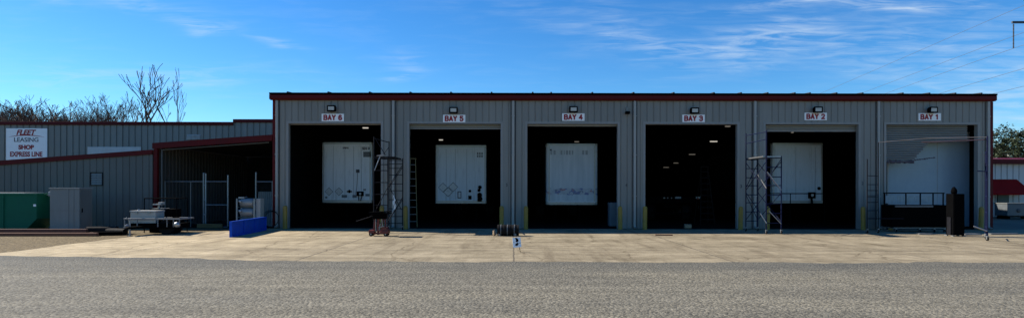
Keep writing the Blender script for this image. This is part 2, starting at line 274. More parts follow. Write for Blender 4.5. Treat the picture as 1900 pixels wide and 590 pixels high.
# ------------------------------------------------------------------ mesh helpers
class MB:
    def __init__(s): s.bm = bmesh.new()
    def poly(s, pts):
        try: return s.bm.faces.new([s.bm.verts.new(p) for p in pts])
        except ValueError: pass
    def box(s, x0, x1, y0, y1, z0, z1, bevel=0):
        vs = [s.bm.verts.new((x, y, z)) for x in (x0, x1) for y in (y0, y1) for z in (z0, z1)]
        fs = [s.bm.faces.new([vs[i] for i in q]) for q in ((0, 1, 3, 2), (4, 6, 7, 5), (0, 4, 5, 1), (2, 3, 7, 6), (0, 2, 6, 4), (1, 5, 7, 3))]
        if bevel:
            es = list({e for f in fs for e in f.edges})
            bmesh.ops.bevel(s.bm, geom=es, offset=bevel, segments=2, affect='EDGES', profile=.5)
        return s
    def prism(s, prof, a0, a1, axis='y'):
        """prof: list of (u,v); axis is the extrusion axis (u,v are the remaining axes in order)."""
        def mk(a, u, v): return {'y': (u, a, v), 'x': (a, u, v), 'z': (u, v, a)}[axis]
        A = [s.bm.verts.new(mk(a0, *p)) for p in prof]; Bv = [s.bm.verts.new(mk(a1, *p)) for p in prof]
        n = len(prof)
        s.bm.faces.new(A); s.bm.faces.new(Bv[::-1])
        for i in range(n): s.bm.faces.new((A[i], Bv[i], Bv[(i + 1) % n], A[(i + 1) % n]))
        return s
    def tube(s, a, b, r, r2=None, n=8, cap=True):
        a, b = Vector(a), Vector(b); r2 = r if r2 is None else r2
        d = b - a
        if d.length < 1e-6: return s
        q = d.to_track_quat('Z', 'Y').to_matrix()
        ra = []; rb = []
        for i in range(n):
            t = 2 * math.pi * i / n; o = q @ Vector((math.cos(t), math.sin(t), 0))
            ra.append(s.bm.verts.new(a + o * r)); rb.append(s.bm.verts.new(b + o * r2))
        for i in range(n): s.bm.faces.new((ra[i], ra[(i + 1) % n], rb[(i + 1) % n], rb[i]))
        if cap: s.bm.faces.new(ra[::-1]); s.bm.faces.new(rb)
        return s
    def path(s, pts, r, n=6):
        for a, b in zip(pts, pts[1:]): s.tube(a, b, r, n=n)
        return s
    def lathe(s, c, axis, prof, n=20):
        """prof: (distance along axis, radius)."""
        c = Vector(c); q = Vector(axis).to_track_quat('Z', 'Y').to_matrix()
        rings = []
        for h, r in prof:
            rings.append([s.bm.verts.new(c + q @ Vector((max(r, 1e-4) * math.cos(2 * math.pi * i / n), max(r, 1e-4) * math.sin(2 * math.pi * i / n), h))) for i in range(n)])
        for A, Bv in zip(rings, rings[1:]):
            for i in range(n): s.bm.faces.new((A[i], A[(i + 1) % n], Bv[(i + 1) % n], Bv[i]))
        s.bm.faces.new(rings[0][::-1]); s.bm.faces.new(rings[-1])
        return s
    def ribbed(s, u0, u1, z0, top, f, pitch=.305, w=.060, wi=.032, depth=.024, phase=0.0):
        """Profiled sheet: flats with recessed grooves; top is a number or a function of u."""
        tf = top if callable(top) else (lambda u: top)
        us = [(u0, 0)]
        k = math.floor((u0 - phase) / pitch)
        while True:
            c = phase + (k + .5) * pitch; k += 1
            if c - w / 2 <= u0: continue
            if c + w / 2 >= u1: break
            us += [(c - w / 2, 0), (c - wi / 2, depth), (c + wi / 2, depth), (c + w / 2, 0)]
        us.append((u1, 0))
        prev = None
        for u, d in us:
            x, y = f(u, d)
            cur = (s.bm.verts.new((x, y, z0)), s.bm.verts.new((x, y, tf(u))))
            if prev: s.bm.faces.new((prev[0], cur[0], cur[1], prev[1]))
            prev = cur
        return s
    def build(s, name, m, parent=None, loc=None, smooth=False, shift=None):
        me = bpy.data.meshes.new(name)
        if shift is not None: bmesh.ops.translate(s.bm, verts=s.bm.verts, vec=shift)
        bmesh.ops.recalc_face_normals(s.bm, faces=s.bm.faces)
        s.bm.to_mesh(me); s.bm.free()
        if smooth:
            for p in me.polygons: p.use_smooth = True
        if isinstance(m, (list, tuple)):
            for x in m: me.materials.append(x)
        else: me.materials.append(m)
        o = bpy.data.objects.new(name, me); col.objects.link(o)
        if parent: o.parent = parent
        if loc is not None: o.location = loc
        return o

def tag(o, label=None, cat=None, group=None, kind=None):
    if label: o['label'] = label
    if cat: o['category'] = cat
    if group: o['group'] = group
    if kind: o['kind'] = kind
    return o
def thing(name, label, cat, loc=(0, 0, 0), rz=0, group=None):
    o = bpy.data.objects.new(name, None); col.objects.link(o); o.empty_display_size = .2
    o.location = loc; o.rotation_euler = (0, 0, rz)
    return tag(o, label, cat, group)
def dup(root, loc, label=None, rz=None):
    r = root.copy(); col.objects.link(r); r.location = loc
    if rz is not None: r.rotation_euler = (0, 0, rz)
    if label: r['label'] = label
    for ch in list(root.children):
        c = ch.copy(); col.objects.link(c); c.parent = r
        for g in list(ch.children):
            d = g.copy(); col.objects.link(d); d.parent = c
    return r

def text_part(name, s, w, h, cx, cz, y, m, parent, bold=.02, shear=0.0, depth=.006):
    """Lettering fitted to a w x h box centred at (cx, cz) on a plane facing -Y."""
    cu = bpy.data.curves.new(name, 'FONT'); cu.body = s; cu.size = 1; cu.extrude = .01; cu.offset = bold; cu.shear = shear
    cu.resolution_u = 4
    to = bpy.data.objects.new(name, cu); col.objects.link(to)
    bpy.context.view_layer.update()
    me = bpy.data.meshes.new_from_object(to.evaluated_get(bpy.context.evaluated_depsgraph_get()))
    bpy.data.objects.remove(to); bpy.data.curves.remove(cu)
    xs = [v.co.x for v in me.vertices]; ys = [v.co.y for v in me.vertices]
    x0, x1, y0, y1 = min(xs), max(xs), min(ys), max(ys)
    for v in me.vertices:
        v.co = (cx + ((v.co.x - x0) / (x1 - x0) - .5) * w, y - (depth if v.co.z > 0 else 0), cz + ((v.co.y - y0) / (y1 - y0) - .5) * h)
    me.materials.clear(); me.materials.append(m)
    me.name = name
    o = bpy.data.objects.new(name, me); col.objects.link(o); o.parent = parent
    return o

GLYPH = {
    'B': [[(0, 0), (0, 1)], [(0, 1), (.44, 1), (.6, .88), (.6, .66), (.44, .53), (0, .53)], [(.44, .53), (.63, .4), (.63, .13), (.47, 0), (0, 0)]],
    'A': [[(0, 0), (.33, 1), (.66, 0)], [(.12, .28), (.54, .28)]],
    'Y': [[(0, 1), (.32, .48), (.64, 1)], [(.32, .48), (.32, 0)]],
    '1': [[(.06, .78), (.32, 1), (.32, 0)]],
    '2': [[(0, .74), (.08, .94), (.3, 1), (.52, .94), (.6, .74), (.5, .5), (0, 0), (.63, 0)]],
    '3': [[(0, .86), (.18, 1), (.45, 1), (.6, .85), (.58, .66), (.42, .54), (.2, .54)], [(.42, .54), (.62, .4), (.62, .15), (.45, 0), (.18, 0), (0, .14)]],
    '4': [[(.46, 0), (.46, 1), (0, .28), (.66, .28)]],
    '5': [[(.58, 1), (.08, 1), (.04, .56), (.4, .61), (.6, .46), (.6, .18), (.42, 0), (.15, 0), (0, .14)]],
    '6': [[(.56, .88), (.38, 1), (.16, .93), (.02, .62), (.02, .2), (.18, 0), (.45, 0), (.61, .18), (.61, .38), (.45, .56), (.15, .52), (.02, .36)]]}
def block_text(mb, s, w, h, cx, cz, y, stroke, only):
    """Condensed sign-painter's block letters; each stroke a thin raised slab."""
    adv = []; x = 0
    for ch in s:
        adv.append(x); x += .52 if ch == ' ' else .98
    kx = (w - stroke) / (x - .34); kz = h - stroke; n = 0
    for ch, a in zip(s, adv):
        if ch not in only: continue
        for line in GLYPH.get(ch, []):
            pts = [Vector((cx - w / 2 + stroke / 2 + (a + p[0]) * kx, 0, cz - h / 2 + stroke / 2 + p[1] * kz)) for p in line]
            for p, q in zip(pts, pts[1:]):
                d = (q - p).normalized(); e = d * stroke * .36; o = Vector((-d.z, 0, d.x)) * stroke / 2
                c = [p - e - o, q + e - o, q + e + o, p - e + o]
                mb.prism([(v.x, v.z) for v in c], y - .002 - n * .0003, y, 'y'); n += 1

# ------------------------------------------------------------------ ground
g = MB(); g.box(-900, 900, -200, 1500, -.6, -.03)
tag(g.build('ground', M['earth']), kind='structure')
# concrete apron in front of the doors (runs under the asphalt edge)
ap = MB(); prof = [(-14.5, 13.5), (45, 13.5), (45, 27.46), (-11.0, 27.46), (-13.9, 23.6)]
edge = []
y = 23.6
while y > 13.6:
    edge.append((-14.55 + random.uniform(-.14, .14), y)); y -= .7
prof = [(-14.6, 13.5), (45, 13.5), (45, 27.44), (-11.2, 27.44), (-11.6, 26.9), (-13.6, 24.4)] + edge
ap.prism(prof, -.25, 0.0, 'z')
tag(ap.build('apron', M['concrete']), kind='structure')
# gravel on the left
gv = MB(); gv.prism([(-70, 12), (-14.3, 12), (-14.3, 24), (-11.25, 27.42), (-11.25, 40), (-70, 40)], -.2, -.008, 'z')
tag(gv.build('gravel_ground', M['gravel']), kind='structure')
# asphalt
asp = MB()
def edgeY(x):
    pts = [(-60, 16.3), (-13.8, 16.0), (-9.6, 15.75), (-7.7, 15.4), (-5, 15.1), (-1.5, 14.95), (1, 14.9), (6, 14.92), (13, 15.05), (60, 15.2)]
    for (a, b), (c, d) in zip(pts, pts[1:]):
        if a <= x <= c: return b + (d - b) * (x - a) / (c - a)
    return 15.1
top = []
x = 60.0
while x > -60:
    top.append((x, edgeY(x) + random.uniform(-.10, .10) + .08 * math.sin(x * 1.3) + .05 * math.sin(x * .47 + 1))); x -= .35
asp.prism([(-60, -60), (60, -60)] + top, -.2, .006, 'z')
tag(asp.build('asphalt_yard', M['asphalt']), kind='structure')

# ------------------------------------------------------------------ main shop building
BX0, BX1, BYB, EZ = -11.07, 22.26, 72.0, 6.05
bays = [(-10.375, -6.075, 6), (-4.775, -.525, 5), (.70, 4.90, 4), (6.175, 10.45, 3), (11.75, 16.075, 2), (17.35, 21.60, 1)]
HZ = 4.86
shop = thing('shop_building', 'long grey metal service shop with six open truck bays and dark red gutter', 'building', (5.6, FY, 0))
OFF = Vector((-5.6, -FY, 0))
w = MB()
f = lambda u, d: (u, FY + d)
edges_x = [BX0] + [v for b in bays for v in b[:2]] + [BX1]
for i in range(0, len(edges_x), 2):
    w.ribbed(edges_x[i], edges_x[i + 1], 0, EZ, f); w.box(edges_x[i], edges_x[i + 1], FY + .05, FY + .2, 0, EZ)
for a, b, n in bays:
    w.ribbed(a, b, HZ, EZ, f); w.box(a + .001, b - .001, FY + .052, FY + .202, HZ, EZ)
# plain end walls
w.box(BX0, BX0 + .15, FY + .205, BYB - .2, 0, EZ + .1); w.box(BX1 - .15, BX1, FY + .205, BYB - .2, 0, EZ + .1)
w.build('wall', M['siding'], shop, shift=OFF)
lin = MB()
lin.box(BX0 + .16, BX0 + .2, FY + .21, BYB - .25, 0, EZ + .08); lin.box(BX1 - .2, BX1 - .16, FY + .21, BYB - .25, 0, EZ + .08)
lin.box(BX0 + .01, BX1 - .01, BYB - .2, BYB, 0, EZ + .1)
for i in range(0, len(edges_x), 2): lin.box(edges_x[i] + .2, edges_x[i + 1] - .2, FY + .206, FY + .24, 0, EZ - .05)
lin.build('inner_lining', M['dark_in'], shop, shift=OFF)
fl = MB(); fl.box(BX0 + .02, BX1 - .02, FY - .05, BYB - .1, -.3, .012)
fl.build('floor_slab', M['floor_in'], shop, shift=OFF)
rf = MB(); mid = (FY + BYB) / 2
rf.prism([(FY - .1, EZ + .08), (mid, EZ + 1.7), (BYB + .1, EZ + .08), (BYB + .1, EZ + .14), (mid, EZ + 1.76), (FY - .1, EZ + .14)], BX0 - .1, BX1 + .1, 'x')
for X in (BX0 + .05, BX1 - .05):
    rf.prism([(FY + .22, EZ + .11), (mid, EZ + 1.735), (BYB - .02, EZ + .10)], X - .04, X + .04, 'x')
roof = rf.build('roof', M['roof'], shop, shift=OFF)
sm = MB()
xs_px = [536, 611, 687, 762, 837, 912, 988, 1022, 1098, 1174, 1248, 1322, 1372, 1421, 1471, 1499, 1548, 1596, 1670, 1719, 1767, 1815]
for px in xs_px:
    X = (px - 950) / 40
    sm.prism([(FY - .20, EZ + .205), (FY - .20, EZ + .250), (FY + 6, EZ + .64), (FY + 6, EZ + .55)], X - .035, X + .035, 'x')
sm.build('roof_seam', M['roof'], roof)
roof.children[0].data.transform(Matrix.Translation(OFF))
# gutter: box profile with a lip, dark red, rounded ends
gt = MB()
gp = [(FY - .004, 5.92), (FY - .14, 5.92), (FY - .20, 5.99), (FY - .20, 6.14), (FY - .17, 6.17), (FY - .004, 6.17)]
gt.prism(gp, BX0 - .10, BX1 + .06, 'x')
gt.box(BX0 - .14, BX0 - .101, FY - .17, FY + .3, 5.95, 6.17, .012); gt.box(BX1 + .061, BX1 + .10, FY - .17, FY + .3, 5.95, 6.17, .012)
gut = gt.build('gutter', M['red'], shop, shift=OFF)
lip = MB(); lip.box(BX0 - .12, BX1 + .08, FY - .225, FY - .02, 6.173, 6.25, .008)
lip.build('gutter_lip', M['black'], gut, shift=OFF)
ct = MB(); ct.box(BX0 - .03, BX0 + .16, FY - .03, FY + .3, 0, 5.91); ct.build('corner_trim', M['red'], shop, shift=OFF); ct = MB(); ct.box(BX1 - .10, BX1 + .03, FY - .03, FY + .3, 0, 5.91)
ct.build('corner_trim', M['red'], shop, shift=OFF)
for X in (-10.93 + .02 + .02, -5.5, .05, 5.68, 11.25, 16.97, 22.05):
    d = MB(); d.box(X - .055, X + .055, FY - .10, FY - .006, .10, 5.915, .012)
    d.prism([(FY - .10, .12), (FY - .02, .12), (FY - .22, .03), (FY - .27, .08)], X - .05, X + .05, 'x')
    for z in (1.5, 3.4, 5.2): d.box(X - .075, X + .075, FY - .106, FY - .004, z, z + .04)
    ds = d.build('downspout', M['pipe'], shop, shift=OFF)
    jt = MB(); jt.box(X + .075, X + .125, FY - .012, FY - .003, .02, 5.90); jt.box(X - .125, X - .09, FY - .012, FY - .003, .02, 5.90)
    jt.build('downspout_strip', M['ink'] if False else M['roof'], shop, shift=OFF)  # dark strips down both sides of the downspout
slat_bottom = {6: HZ - .05, 5: HZ - .27, 4: HZ - .10, 3: HZ - .02, 2: HZ - .36, 1: None}
for a, b, n in bays:
    t = MB()
    t.box(a - .10, a - .001, FY - .014, FY - .003, 0, HZ + .10); t.box(b + .001, b + .10, FY - .014, FY - .003, 0, HZ + .10)
    t.box(a - .0005, b + .0005, FY - .014, FY - .003, HZ + .001, HZ + .10)
    t.box(a - .012, a + .006, FY - .012, FY + .21, 0, HZ - .001); t.box(b - .006, b + .012, FY - .012, FY + .21, 0, HZ - .001)
    t.box(a + .007, b - .007, FY - .012, FY + .21, HZ - .012, HZ - .0015)
    t.build('door_frame', M['trim'], shop, shift=OFF)
    # roller door: hood/drum with the curtain's last slats showing under the header
    rd = MB()
    gx0, gx1 = a + .01, b - .01
    def curt(mb, x0, x1, z0f, z1, Y):
        n_s = 0; z = z1
        while z > 3.0:
            zb = z - .085
            xa, xb = x0, x1
            if callable(z0f):
                # part of the slat row that still hangs
                xs = [x0 + (x1 - x0) * k / 40 for k in range(41)]
                ok = [q for q in xs if z0f(q) <= zb]
                if not ok: break
                xa, xb = min(ok), max(ok)
            elif zb < z0f: break
            mb.prism([(Y + .03, z), (Y - .022, z - .018), (Y - .030, z - .042), (Y - .022, z - .066), (Y + .03, zb)], xa, xb, 'x')
            z = zb
        return z
    if n != 1:
        zb = slat_bottom[n]
        c = MB(); last = curt(c, gx0, gx1, zb + .05, HZ - .012, FY + .24) if zb < HZ - .12 else HZ - .012
        if zb < HZ - .12:
            dr = c.build('roller_door', M['curtain'], shop, shift=OFF)
            bb = MB(); bb.box(gx0, gx1, FY + .21, FY + .27, last - .06, last - .002, .006)
            bb.build('bottom_bar', M['trim'], dr, shift=OFF)
        else:
            c.box(gx0, gx1, FY + .21, FY + .27, zb, HZ - .014, .006); c.build('roller_door', M['trim'], shop, shift=OFF)
    else:
        c = MB()
        def lowz(q): return 3.12 if q < 18.75 else (3.12 + (q - 18.75) * 1.1 if q < 19.6 else 4.06)
        curt(c, gx0, b - .32, lowz, HZ - .012, FY + .24)
        dr = c.build('roller_door', M['curtain_low'], shop, shift=OFF); dr['label'] = 'bent grey slatted door stuck half open'
        bb = MB()
        for k in range(16):
            xa = gx0 + k * .09
            bb.box(xa, xa + .088, FY + .20, FY + .28, 3.07 + random.uniform(-.02, .03), 3.19 + random.uniform(-.03, .04), .008)
        for k in range(9):
            xa = gx0 + 1.46 + k * .11
            bb.box(xa, xa + .08, FY + .21, FY + .25, 3.20 + k * .012 + random.uniform(-.02, .02), 3.25 + k * .012 + random.uniform(-.01, .02), .006)
        bb.build('bottom_bar', M['purple'], dr, shift=OFF)

# bay number signs, floodlights, small stencilled numbers
for (a, b, n), (cx, cy) in zip(bays, [(617.5, 219), (842.5, 220.5), (1063.5, 217.5), (1286.5, 219.5), (1513, 215.5), (1724.5, 216)]):
    X = (cx - 950) / 40; Z = H - (cy - 350) / 40
    s = thing('bay_sign', 'white sign reading BAY %d in dark red letters above a bay door' % n, 'sign', (X, FY - .004, Z - .17), 0, 'bay number signs')
    bd = MB(); bd.box(-.52, .52, -.014, 0, 0, .345, .003); bd.build('board', M['white'], s)
    for part_name, only in (('lettering', 'BAY'), ('numeral', str(n))):
        lt_ = MB(); block_text(lt_, 'BAY %d' % n, .88, .265, 0, .172, -.0145, .066, only); lt_.build(part_name, M['letter'], s)
fl0 = thing('floodlight', 'black square floodlight above the BAY 6 sign', 'light', ((617 - 950) / 40, FY - .004, H + 147 / 40 - .13), 0, 'floodlights above the bay signs')
h = MB(); h.prism([(-.07, .02), (-.215, -.02), (-.235, .0), (-.250, .25), (-.23, .27), (-.07, .22)], -.19, .19, 'x'); h.build('housing', M['black'], fl0)
l = MB()
def slab(x0, x1, p0, p1, off):
    # slab on the sloped front face
    d = (Vector((0, p1[0] - p0[0], p1[1] - p0[1])).normalized()); nrm = Vector((0, -d.z, d.y))
    if nrm.y > 0: nrm = -nrm
    q = [Vector((x, p[0], p[1])) for x, p in ((x0, p0), (x1, p0), (x1, p1), (x0, p1))]
    lo = [v + nrm * .002 for v in q]; hi = [v + nrm * off for v in q]
    vs = [l.bm.verts.new(v) for v in lo + hi]
    for i in range(4): l.bm.faces.new((vs[i], vs[(i + 1) % 4], vs[4 + (i + 1) % 4], vs[4 + i]))
    l.bm.faces.new(vs[:4][::-1]); l.bm.faces.new(vs[4:])
slab(-.135, .135, (-.2382, .05), (-.2476, .21), .006)
l.build('lens', M['lens'], fl0)
br = MB(); br.box(-.06, .06, -.072, -.001, .04, .20, .005); br.build('bracket', M['black'], fl0)
for n, (px, py) in zip((5, 4, 3, 2, 1), [(842, 206), (1063, 204), (1286, 206), (1514, 204), (1725, 204)]):
    o = dup(fl0, ((px - 950) / 40, FY - .004, H + (350 - py) / 40 - .13), 'black square floodlight above the BAY %d sign' % n, R({2: -4, 1: 3, 3: 2}.get(n, 0)))
    o.location.y -= .012
for n, px, py in ((5, 940.5, 343), (4, 1162, 343), (3, 1375, 345), (2, 1600.5, 339)):
    t = text_part('bay_number', str(n), .07, .15, 0, 0, 0, M['ink'], None, bold=.03)
    t.location = ((px - 950) / 40, FY - .0045, H - (py - 350) / 40)
    tag(t, 'small dark stencilled number %d on the grey wall right of its bay door' % n, 'wall number', 'stencilled bay numbers')
sp = thing('wall_camera', 'small dark security camera box high on the wall between BAY 4 and BAY 3', 'camera', ((1163 - 950) / 40, FY - .004, H + 143 / 40 - .1))
b_ = MB(); b_.box(-.05, .05, -.06, -.001, .0, .28, .006); b_.build('mount', M['siding'], sp)
b_ = MB(); b_.box(-.10, .10, -.26, -.062, -.03, .09, .012); b_.build('housing', M['black'], sp)

# bollards
def bollard_mesh():
    m_ = MB(); m_.lathe((0, 0, 0), (0, 0, 1), [(0, .10), (.98, .10), (1.03, .085), (1.06, .05), (1.07, .0)], 20); return m_
bpos = [(529, 'left', 6), (708, 'right', 6), (753, 'left', 5), (930.5, 'right', 5), (976, 'left', 4), (1151, 'right', 4), (1196.5, 'left', 3), (1374, 'right', 3), (1424, 'left', 2), (1602, 'right', 2), (1653, 'left', 1), (1820, 'right', 1)]
BYd = 27.05
b0 = None
for px, side, n in bpos:
    lab = 'scuffed yellow steel bollard guarding the %s jamb of the BAY %d door' % (side, n)
    loc = ((px - 950) * BYd / F, BYd, 0)
    if b0 is None:
        b0 = bollard_mesh().build('bollard', M['yellow'], None, loc, smooth=False); tag(b0, lab, 'bollard', 'yellow bollards beside the bay doors')
    else:
        o = dup(b0, loc, lab); o.rotation_euler = (R(random.uniform(-1, 1)), R(random.uniform(-1.3, 1.3)), random.uniform(0, 6))

# ------------------------------------------------------------------ semi trailers (noses towards the doors)
def wheel(name, c, axis, r, wd, parent, tm=None, hm=None):
    t = MB(); t.lathe(c, axis, [(-wd / 2, r * .6), (-wd / 2, r * .92), (-wd * .38, r), (wd * .38, r), (wd / 2, r * .92), (wd / 2, r * .6)], 20)
    w_ = t.build(name, tm or M['rubber'], parent)
    hb = MB(); hb.lathe(c, axis, [(-wd * .52, r * .3), (-wd * .4, r * .58), (wd * .4, r * .58), (wd * .52, r * .3)], 14); hb.build('rim', hm or M['galv'], w_)
    return w_
def diamond(mb, x, z, s, y):
    mb.prism([(x - s, z), (x, z - s), (x + s, z), (x, z + s)], y - .012, y - .003, 'y')

def placard(t, x, z, s, y=0):
    m_ = MB(); diamond(m_, x, z, s, y); p = m_.build('placard', M['faded'], t)
    m_ = MB(); m_.prism([(x - s * .86, z), (x, z - s * .86), (x + s * .86, z), (x, z + s * .86)], y - .016, y - .0125, 'y'); m_.build('placard_face', M['placard'], p)

def semi(x0, x1, Y, z0, z1, label, body, seams, rounded=.09, length=13.0):
    cx = (x0 + x1) / 2; hw = (x1 - x0) / 2
    t = thing('semi_trailer', label, 'trailer', (cx, Y, 0.012), 0, 'white semi trailers parked in the bays')
    rr = rounded
    prof = []
    for (sx, sy, a0) in ((-1, 0, 180), (1, 0, 270)):
        for k in range(5):
            a = R(a0 + 90 * k / 4); prof.append((sx * (hw - rr) + rr * math.cos(a), rr + rr * math.sin(a)))
    prof += [(hw, length), (-hw, length)]
    nose = prof[:10]
    bd = MB(); bd.prism([(-hw + .004, .24), (hw - .004, .24), (hw - .004, length), (-hw + .004, length)], z0 + .14, z1 - .1, 'z'); bo = bd.build('body', M['shaded_side'], t)
    bd = MB(); bd.prism(nose + [(hw, .236), (-hw, .236)], z0 + .14, z1 - .1, 'z'); bd.build('nose_panel', body, t)
    pr2 = [(p[0] * 1.008, p[1] - .012) for p in nose] + [(hw * 1.008, .30), (-hw * 1.008, .30)]
    tr = MB(); tr.prism(pr2, z1 - .099, z1, 'z'); tr.build('top_rail', M['trailer_rail'], t)
    br_ = MB(); br_.prism(pr2, z0, z0 + .139, 'z'); br_.build('bottom_rail', M['trailer_rail'], t)
    for s in (-1, 1):
        cp = MB(); cp.box(s * (hw - rr) - .03, s * (hw - rr) + .03, -.012, -.002, z0 + .14, z1 - .1); cp.build('corner_post', M['trailer_rail'], t)
    sm_ = MB()
    for q in seams: sm_.box(q - .006, q + .006, -.006, -.001, z0 + .2, z1 - .2)
    if seams: sm_.build('seam', M['faded'], t)
    for s in (-1, 1):
        lg = MB(); lg.box(s * .65 - .06, s * .65 + .06, 2.3, 2.42, .25, z0); lg.box(s * .65 - .09, s * .65 + .09, 2.27, 2.45, .04, .26); lg.box(s * .65 - .14, s * .65 + .14, 2.2, 2.52, .0, .035)
        lg.build('landing_leg', M['black'], t)
    for yy in (length - 2.6, length - 1.3):
        ax = MB(); ax.tube((-hw + .3, yy, .5), (hw - .3, yy, .5), .07); ax.box(-.5, .5, yy - .1, yy + .1, .5, z0); ax.build('axle', M['black'], t)
        for s in (-1, 1): wheel('wheel', (s * (hw - .2), yy, .5), (1, 0, 0), .5, .5, t)
    return t, z0, z1

S = 30.6 / F
def lx(px, Y, t): return (px - 950) * Y / F - t.location.x
def lz(py, Y): return H - (py - 350) * Y / F - .012
# --- BAY 6
Y6 = 30.6
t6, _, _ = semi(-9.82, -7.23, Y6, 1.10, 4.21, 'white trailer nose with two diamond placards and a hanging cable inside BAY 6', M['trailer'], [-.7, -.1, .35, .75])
placard(t6, lx(610.5, Y6, t6), lz(356, Y6), .22); placard(t6, lx(629, Y6, t6), lz(356, Y6), .22)
text_part('lettering', '53118', .44, .15, lx(680, Y6, t6), lz(276, Y6), -.003, M['black'], t6, bold=.05)
m_ = MB(); m_.box(lx(674, Y6, t6), lx(688, Y6, t6), -.012, -.002, lz(292, Y6), lz(282, Y6)); m_.build('decal', M['faded'], t6)
m_ = MB(); m_.box(lx(661, Y6, t6), lx(667, Y6, t6), -.06, -.002, lz(321, Y6), lz(315, Y6), .01); m_.build('plug_box', M['ink'], t6)
m_ = MB(); m_.path([(lx(663.5, Y6, t6), -.03, lz(321, Y6)), (lx(663, Y6, t6), -.03, lz(335, Y6)), (lx(662, Y6, t6), -.03, lz(350, Y6)), (lx(660, Y6, t6), -.03, lz(361, Y6))], .009); m_.build('cable', M['ink'], t6)
m_ = MB(); m_.box(lx(662, Y6, t6), lx(675, Y6, t6), -.08, -.002, lz(364, Y6), lz(355.5, Y6), .02); m_.tube((lx(665, Y6, t6), -.05, lz(364, Y6)), (lx(667, Y6, t6), -.12, lz(373, Y6)), .02); m_.tube((lx(672, Y6, t6), -.05, lz(364, Y6)), (lx(670, Y6, t6), -.12, lz(373, Y6)), .02); gh = m_.build('brake_coupling', M['black'], t6)
m_ = MB(); m_.lathe((lx(669, Y6, t6), -.081, lz(360, Y6)), (0, -1, 0), [(0, .06), (.02, .05)], 14); m_.build('socket', M['placard'], gh)
m_ = MB(); m_.box(lx(644, Y6, t6), lx(653, Y6, t6), -.05, -.002, lz(357, Y6), lz(354.5, Y6), .008); m_.box(lx(647, Y6, t6), lx(650, Y6, t6), -.05, -.003, lz(358.5, Y6), lz(352.5, Y6), .008); m_.build('handle', M['black'], t6)
m_ = MB()
for x0, x1, y0, y1 in ((634, 644, 362, 367), (654, 662, 362, 367), (678, 686, 360, 364.5), (603.5, 607.5, 365, 368.5), (674, 679, 351, 353.5)):
    m_ = MB(); m_.box(lx(x0, Y6, t6), lx(x1, Y6, t6), -.006, -.001, lz(y1, Y6), lz(y0, Y6)); m_.build('data_plate', M['faded'], t6)
m_ = MB()
for k in range(5): m_.box(lx(636 + k * 2.2, Y6, t6), lx(637.6 + k * 2.2, Y6, t6), -.006, -.001, lz(277 - (k % 2), Y6), lz(273.5, Y6))
m_.build('faded_mark', M['ink'], t6)
# --- BAY 5
Y5 = 30.4
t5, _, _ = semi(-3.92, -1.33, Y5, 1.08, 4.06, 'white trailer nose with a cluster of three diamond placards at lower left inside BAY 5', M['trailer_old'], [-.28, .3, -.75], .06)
for cx_, cy_ in ((822, 348), (841, 347), (831.5, 356.5)):
    placard(t5, lx(cx_, Y5, t5), lz(cy_, Y5), .25, 0 if cy_ < 350 else -.014)
for k in range(2):
    m_ = MB()
    for q in range(3): m_.box(lx(885 + q * 4, Y5, t5), lx(887.6 + q * 4, Y5, t5), -.006, -.001, lz(292 - k * 5, Y5) , lz(288 - k * 5, Y5))
    m_.build('faded_mark', M['faded'], t5)
m_ = MB(); m_.box(lx(849, Y5, t5), lx(856, Y5, t5), -.03, -.002, lz(368, Y5), lz(355, Y5), .01); db = m_.build('document_box', M['ink'], t5)
m_ = MB(); m_.box(lx(850.5, Y5, t5), lx(854.8, Y5, t5), -.034, -.0305, lz(366.5, Y5), lz(356.5, Y5)); m_.build('lid', M['placard'], db)
m_ = MB()
for x_, y_, r_ in ((890.5, 347.5, .095), (889, 353, .08), (890, 361.5, .12), (872, 354.5, .07), (893, 369, .07)): m_.lathe((lx(x_, Y5, t5), -.002, lz(y_, Y5)), (0, -1, 0), [(0, r_), (.04, r_), (.06, r_ * .6)], 12)
m_.box(lx(886, Y5, t5), lx(894, Y5, t5), -.05, -.002, lz(374, Y5), lz(362, Y5), .01); m_.box(lx(869, Y5, t5), lx(875, Y5, t5), -.02, -.001, lz(370, Y5), lz(363, Y5), .004)
m_.build('brake_coupling', M['black'], t5)
m_ = MB(); m_.box(lx(847, Y5, t5), lx(861, Y5, t5), -.006, -.001, lz(277.5, Y5), lz(276, Y5)); m_.build('marker_lamp', M['placard'], t5)
# --- BAY 4
Y4 = 29.8
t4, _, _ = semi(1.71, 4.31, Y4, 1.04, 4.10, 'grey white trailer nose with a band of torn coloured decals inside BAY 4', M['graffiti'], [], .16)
m_ = MB()
for x0, x1 in ((1021, 1024), (1027, 1031), (1040, 1043.5), (1046, 1047.5), (1050, 1054), (1055.5, 1058.5), (1061, 1063.5), (1080, 1084), (1086, 1090.5)): m_.box(lx(x0, Y4, t4), lx(x1, Y4, t4), -.006, -.0005, lz(287, Y4), lz(279, Y4))
m_.build('faded_mark', M['ghost'], t4)
m_ = MB(); m_.box(-1.2, 1.2, -.03, -.013, 1.17, 1.20); m_.build('rub_strip', M['trailer'], t4)
m_ = MB(); m_.lathe((lx(1022, Y4, t4), 0, lz(278, Y4)), (0, -1, 0), [(0, .05), (.03, .04)], 10); m_.build('marker_lamp', M['ink'], t4)
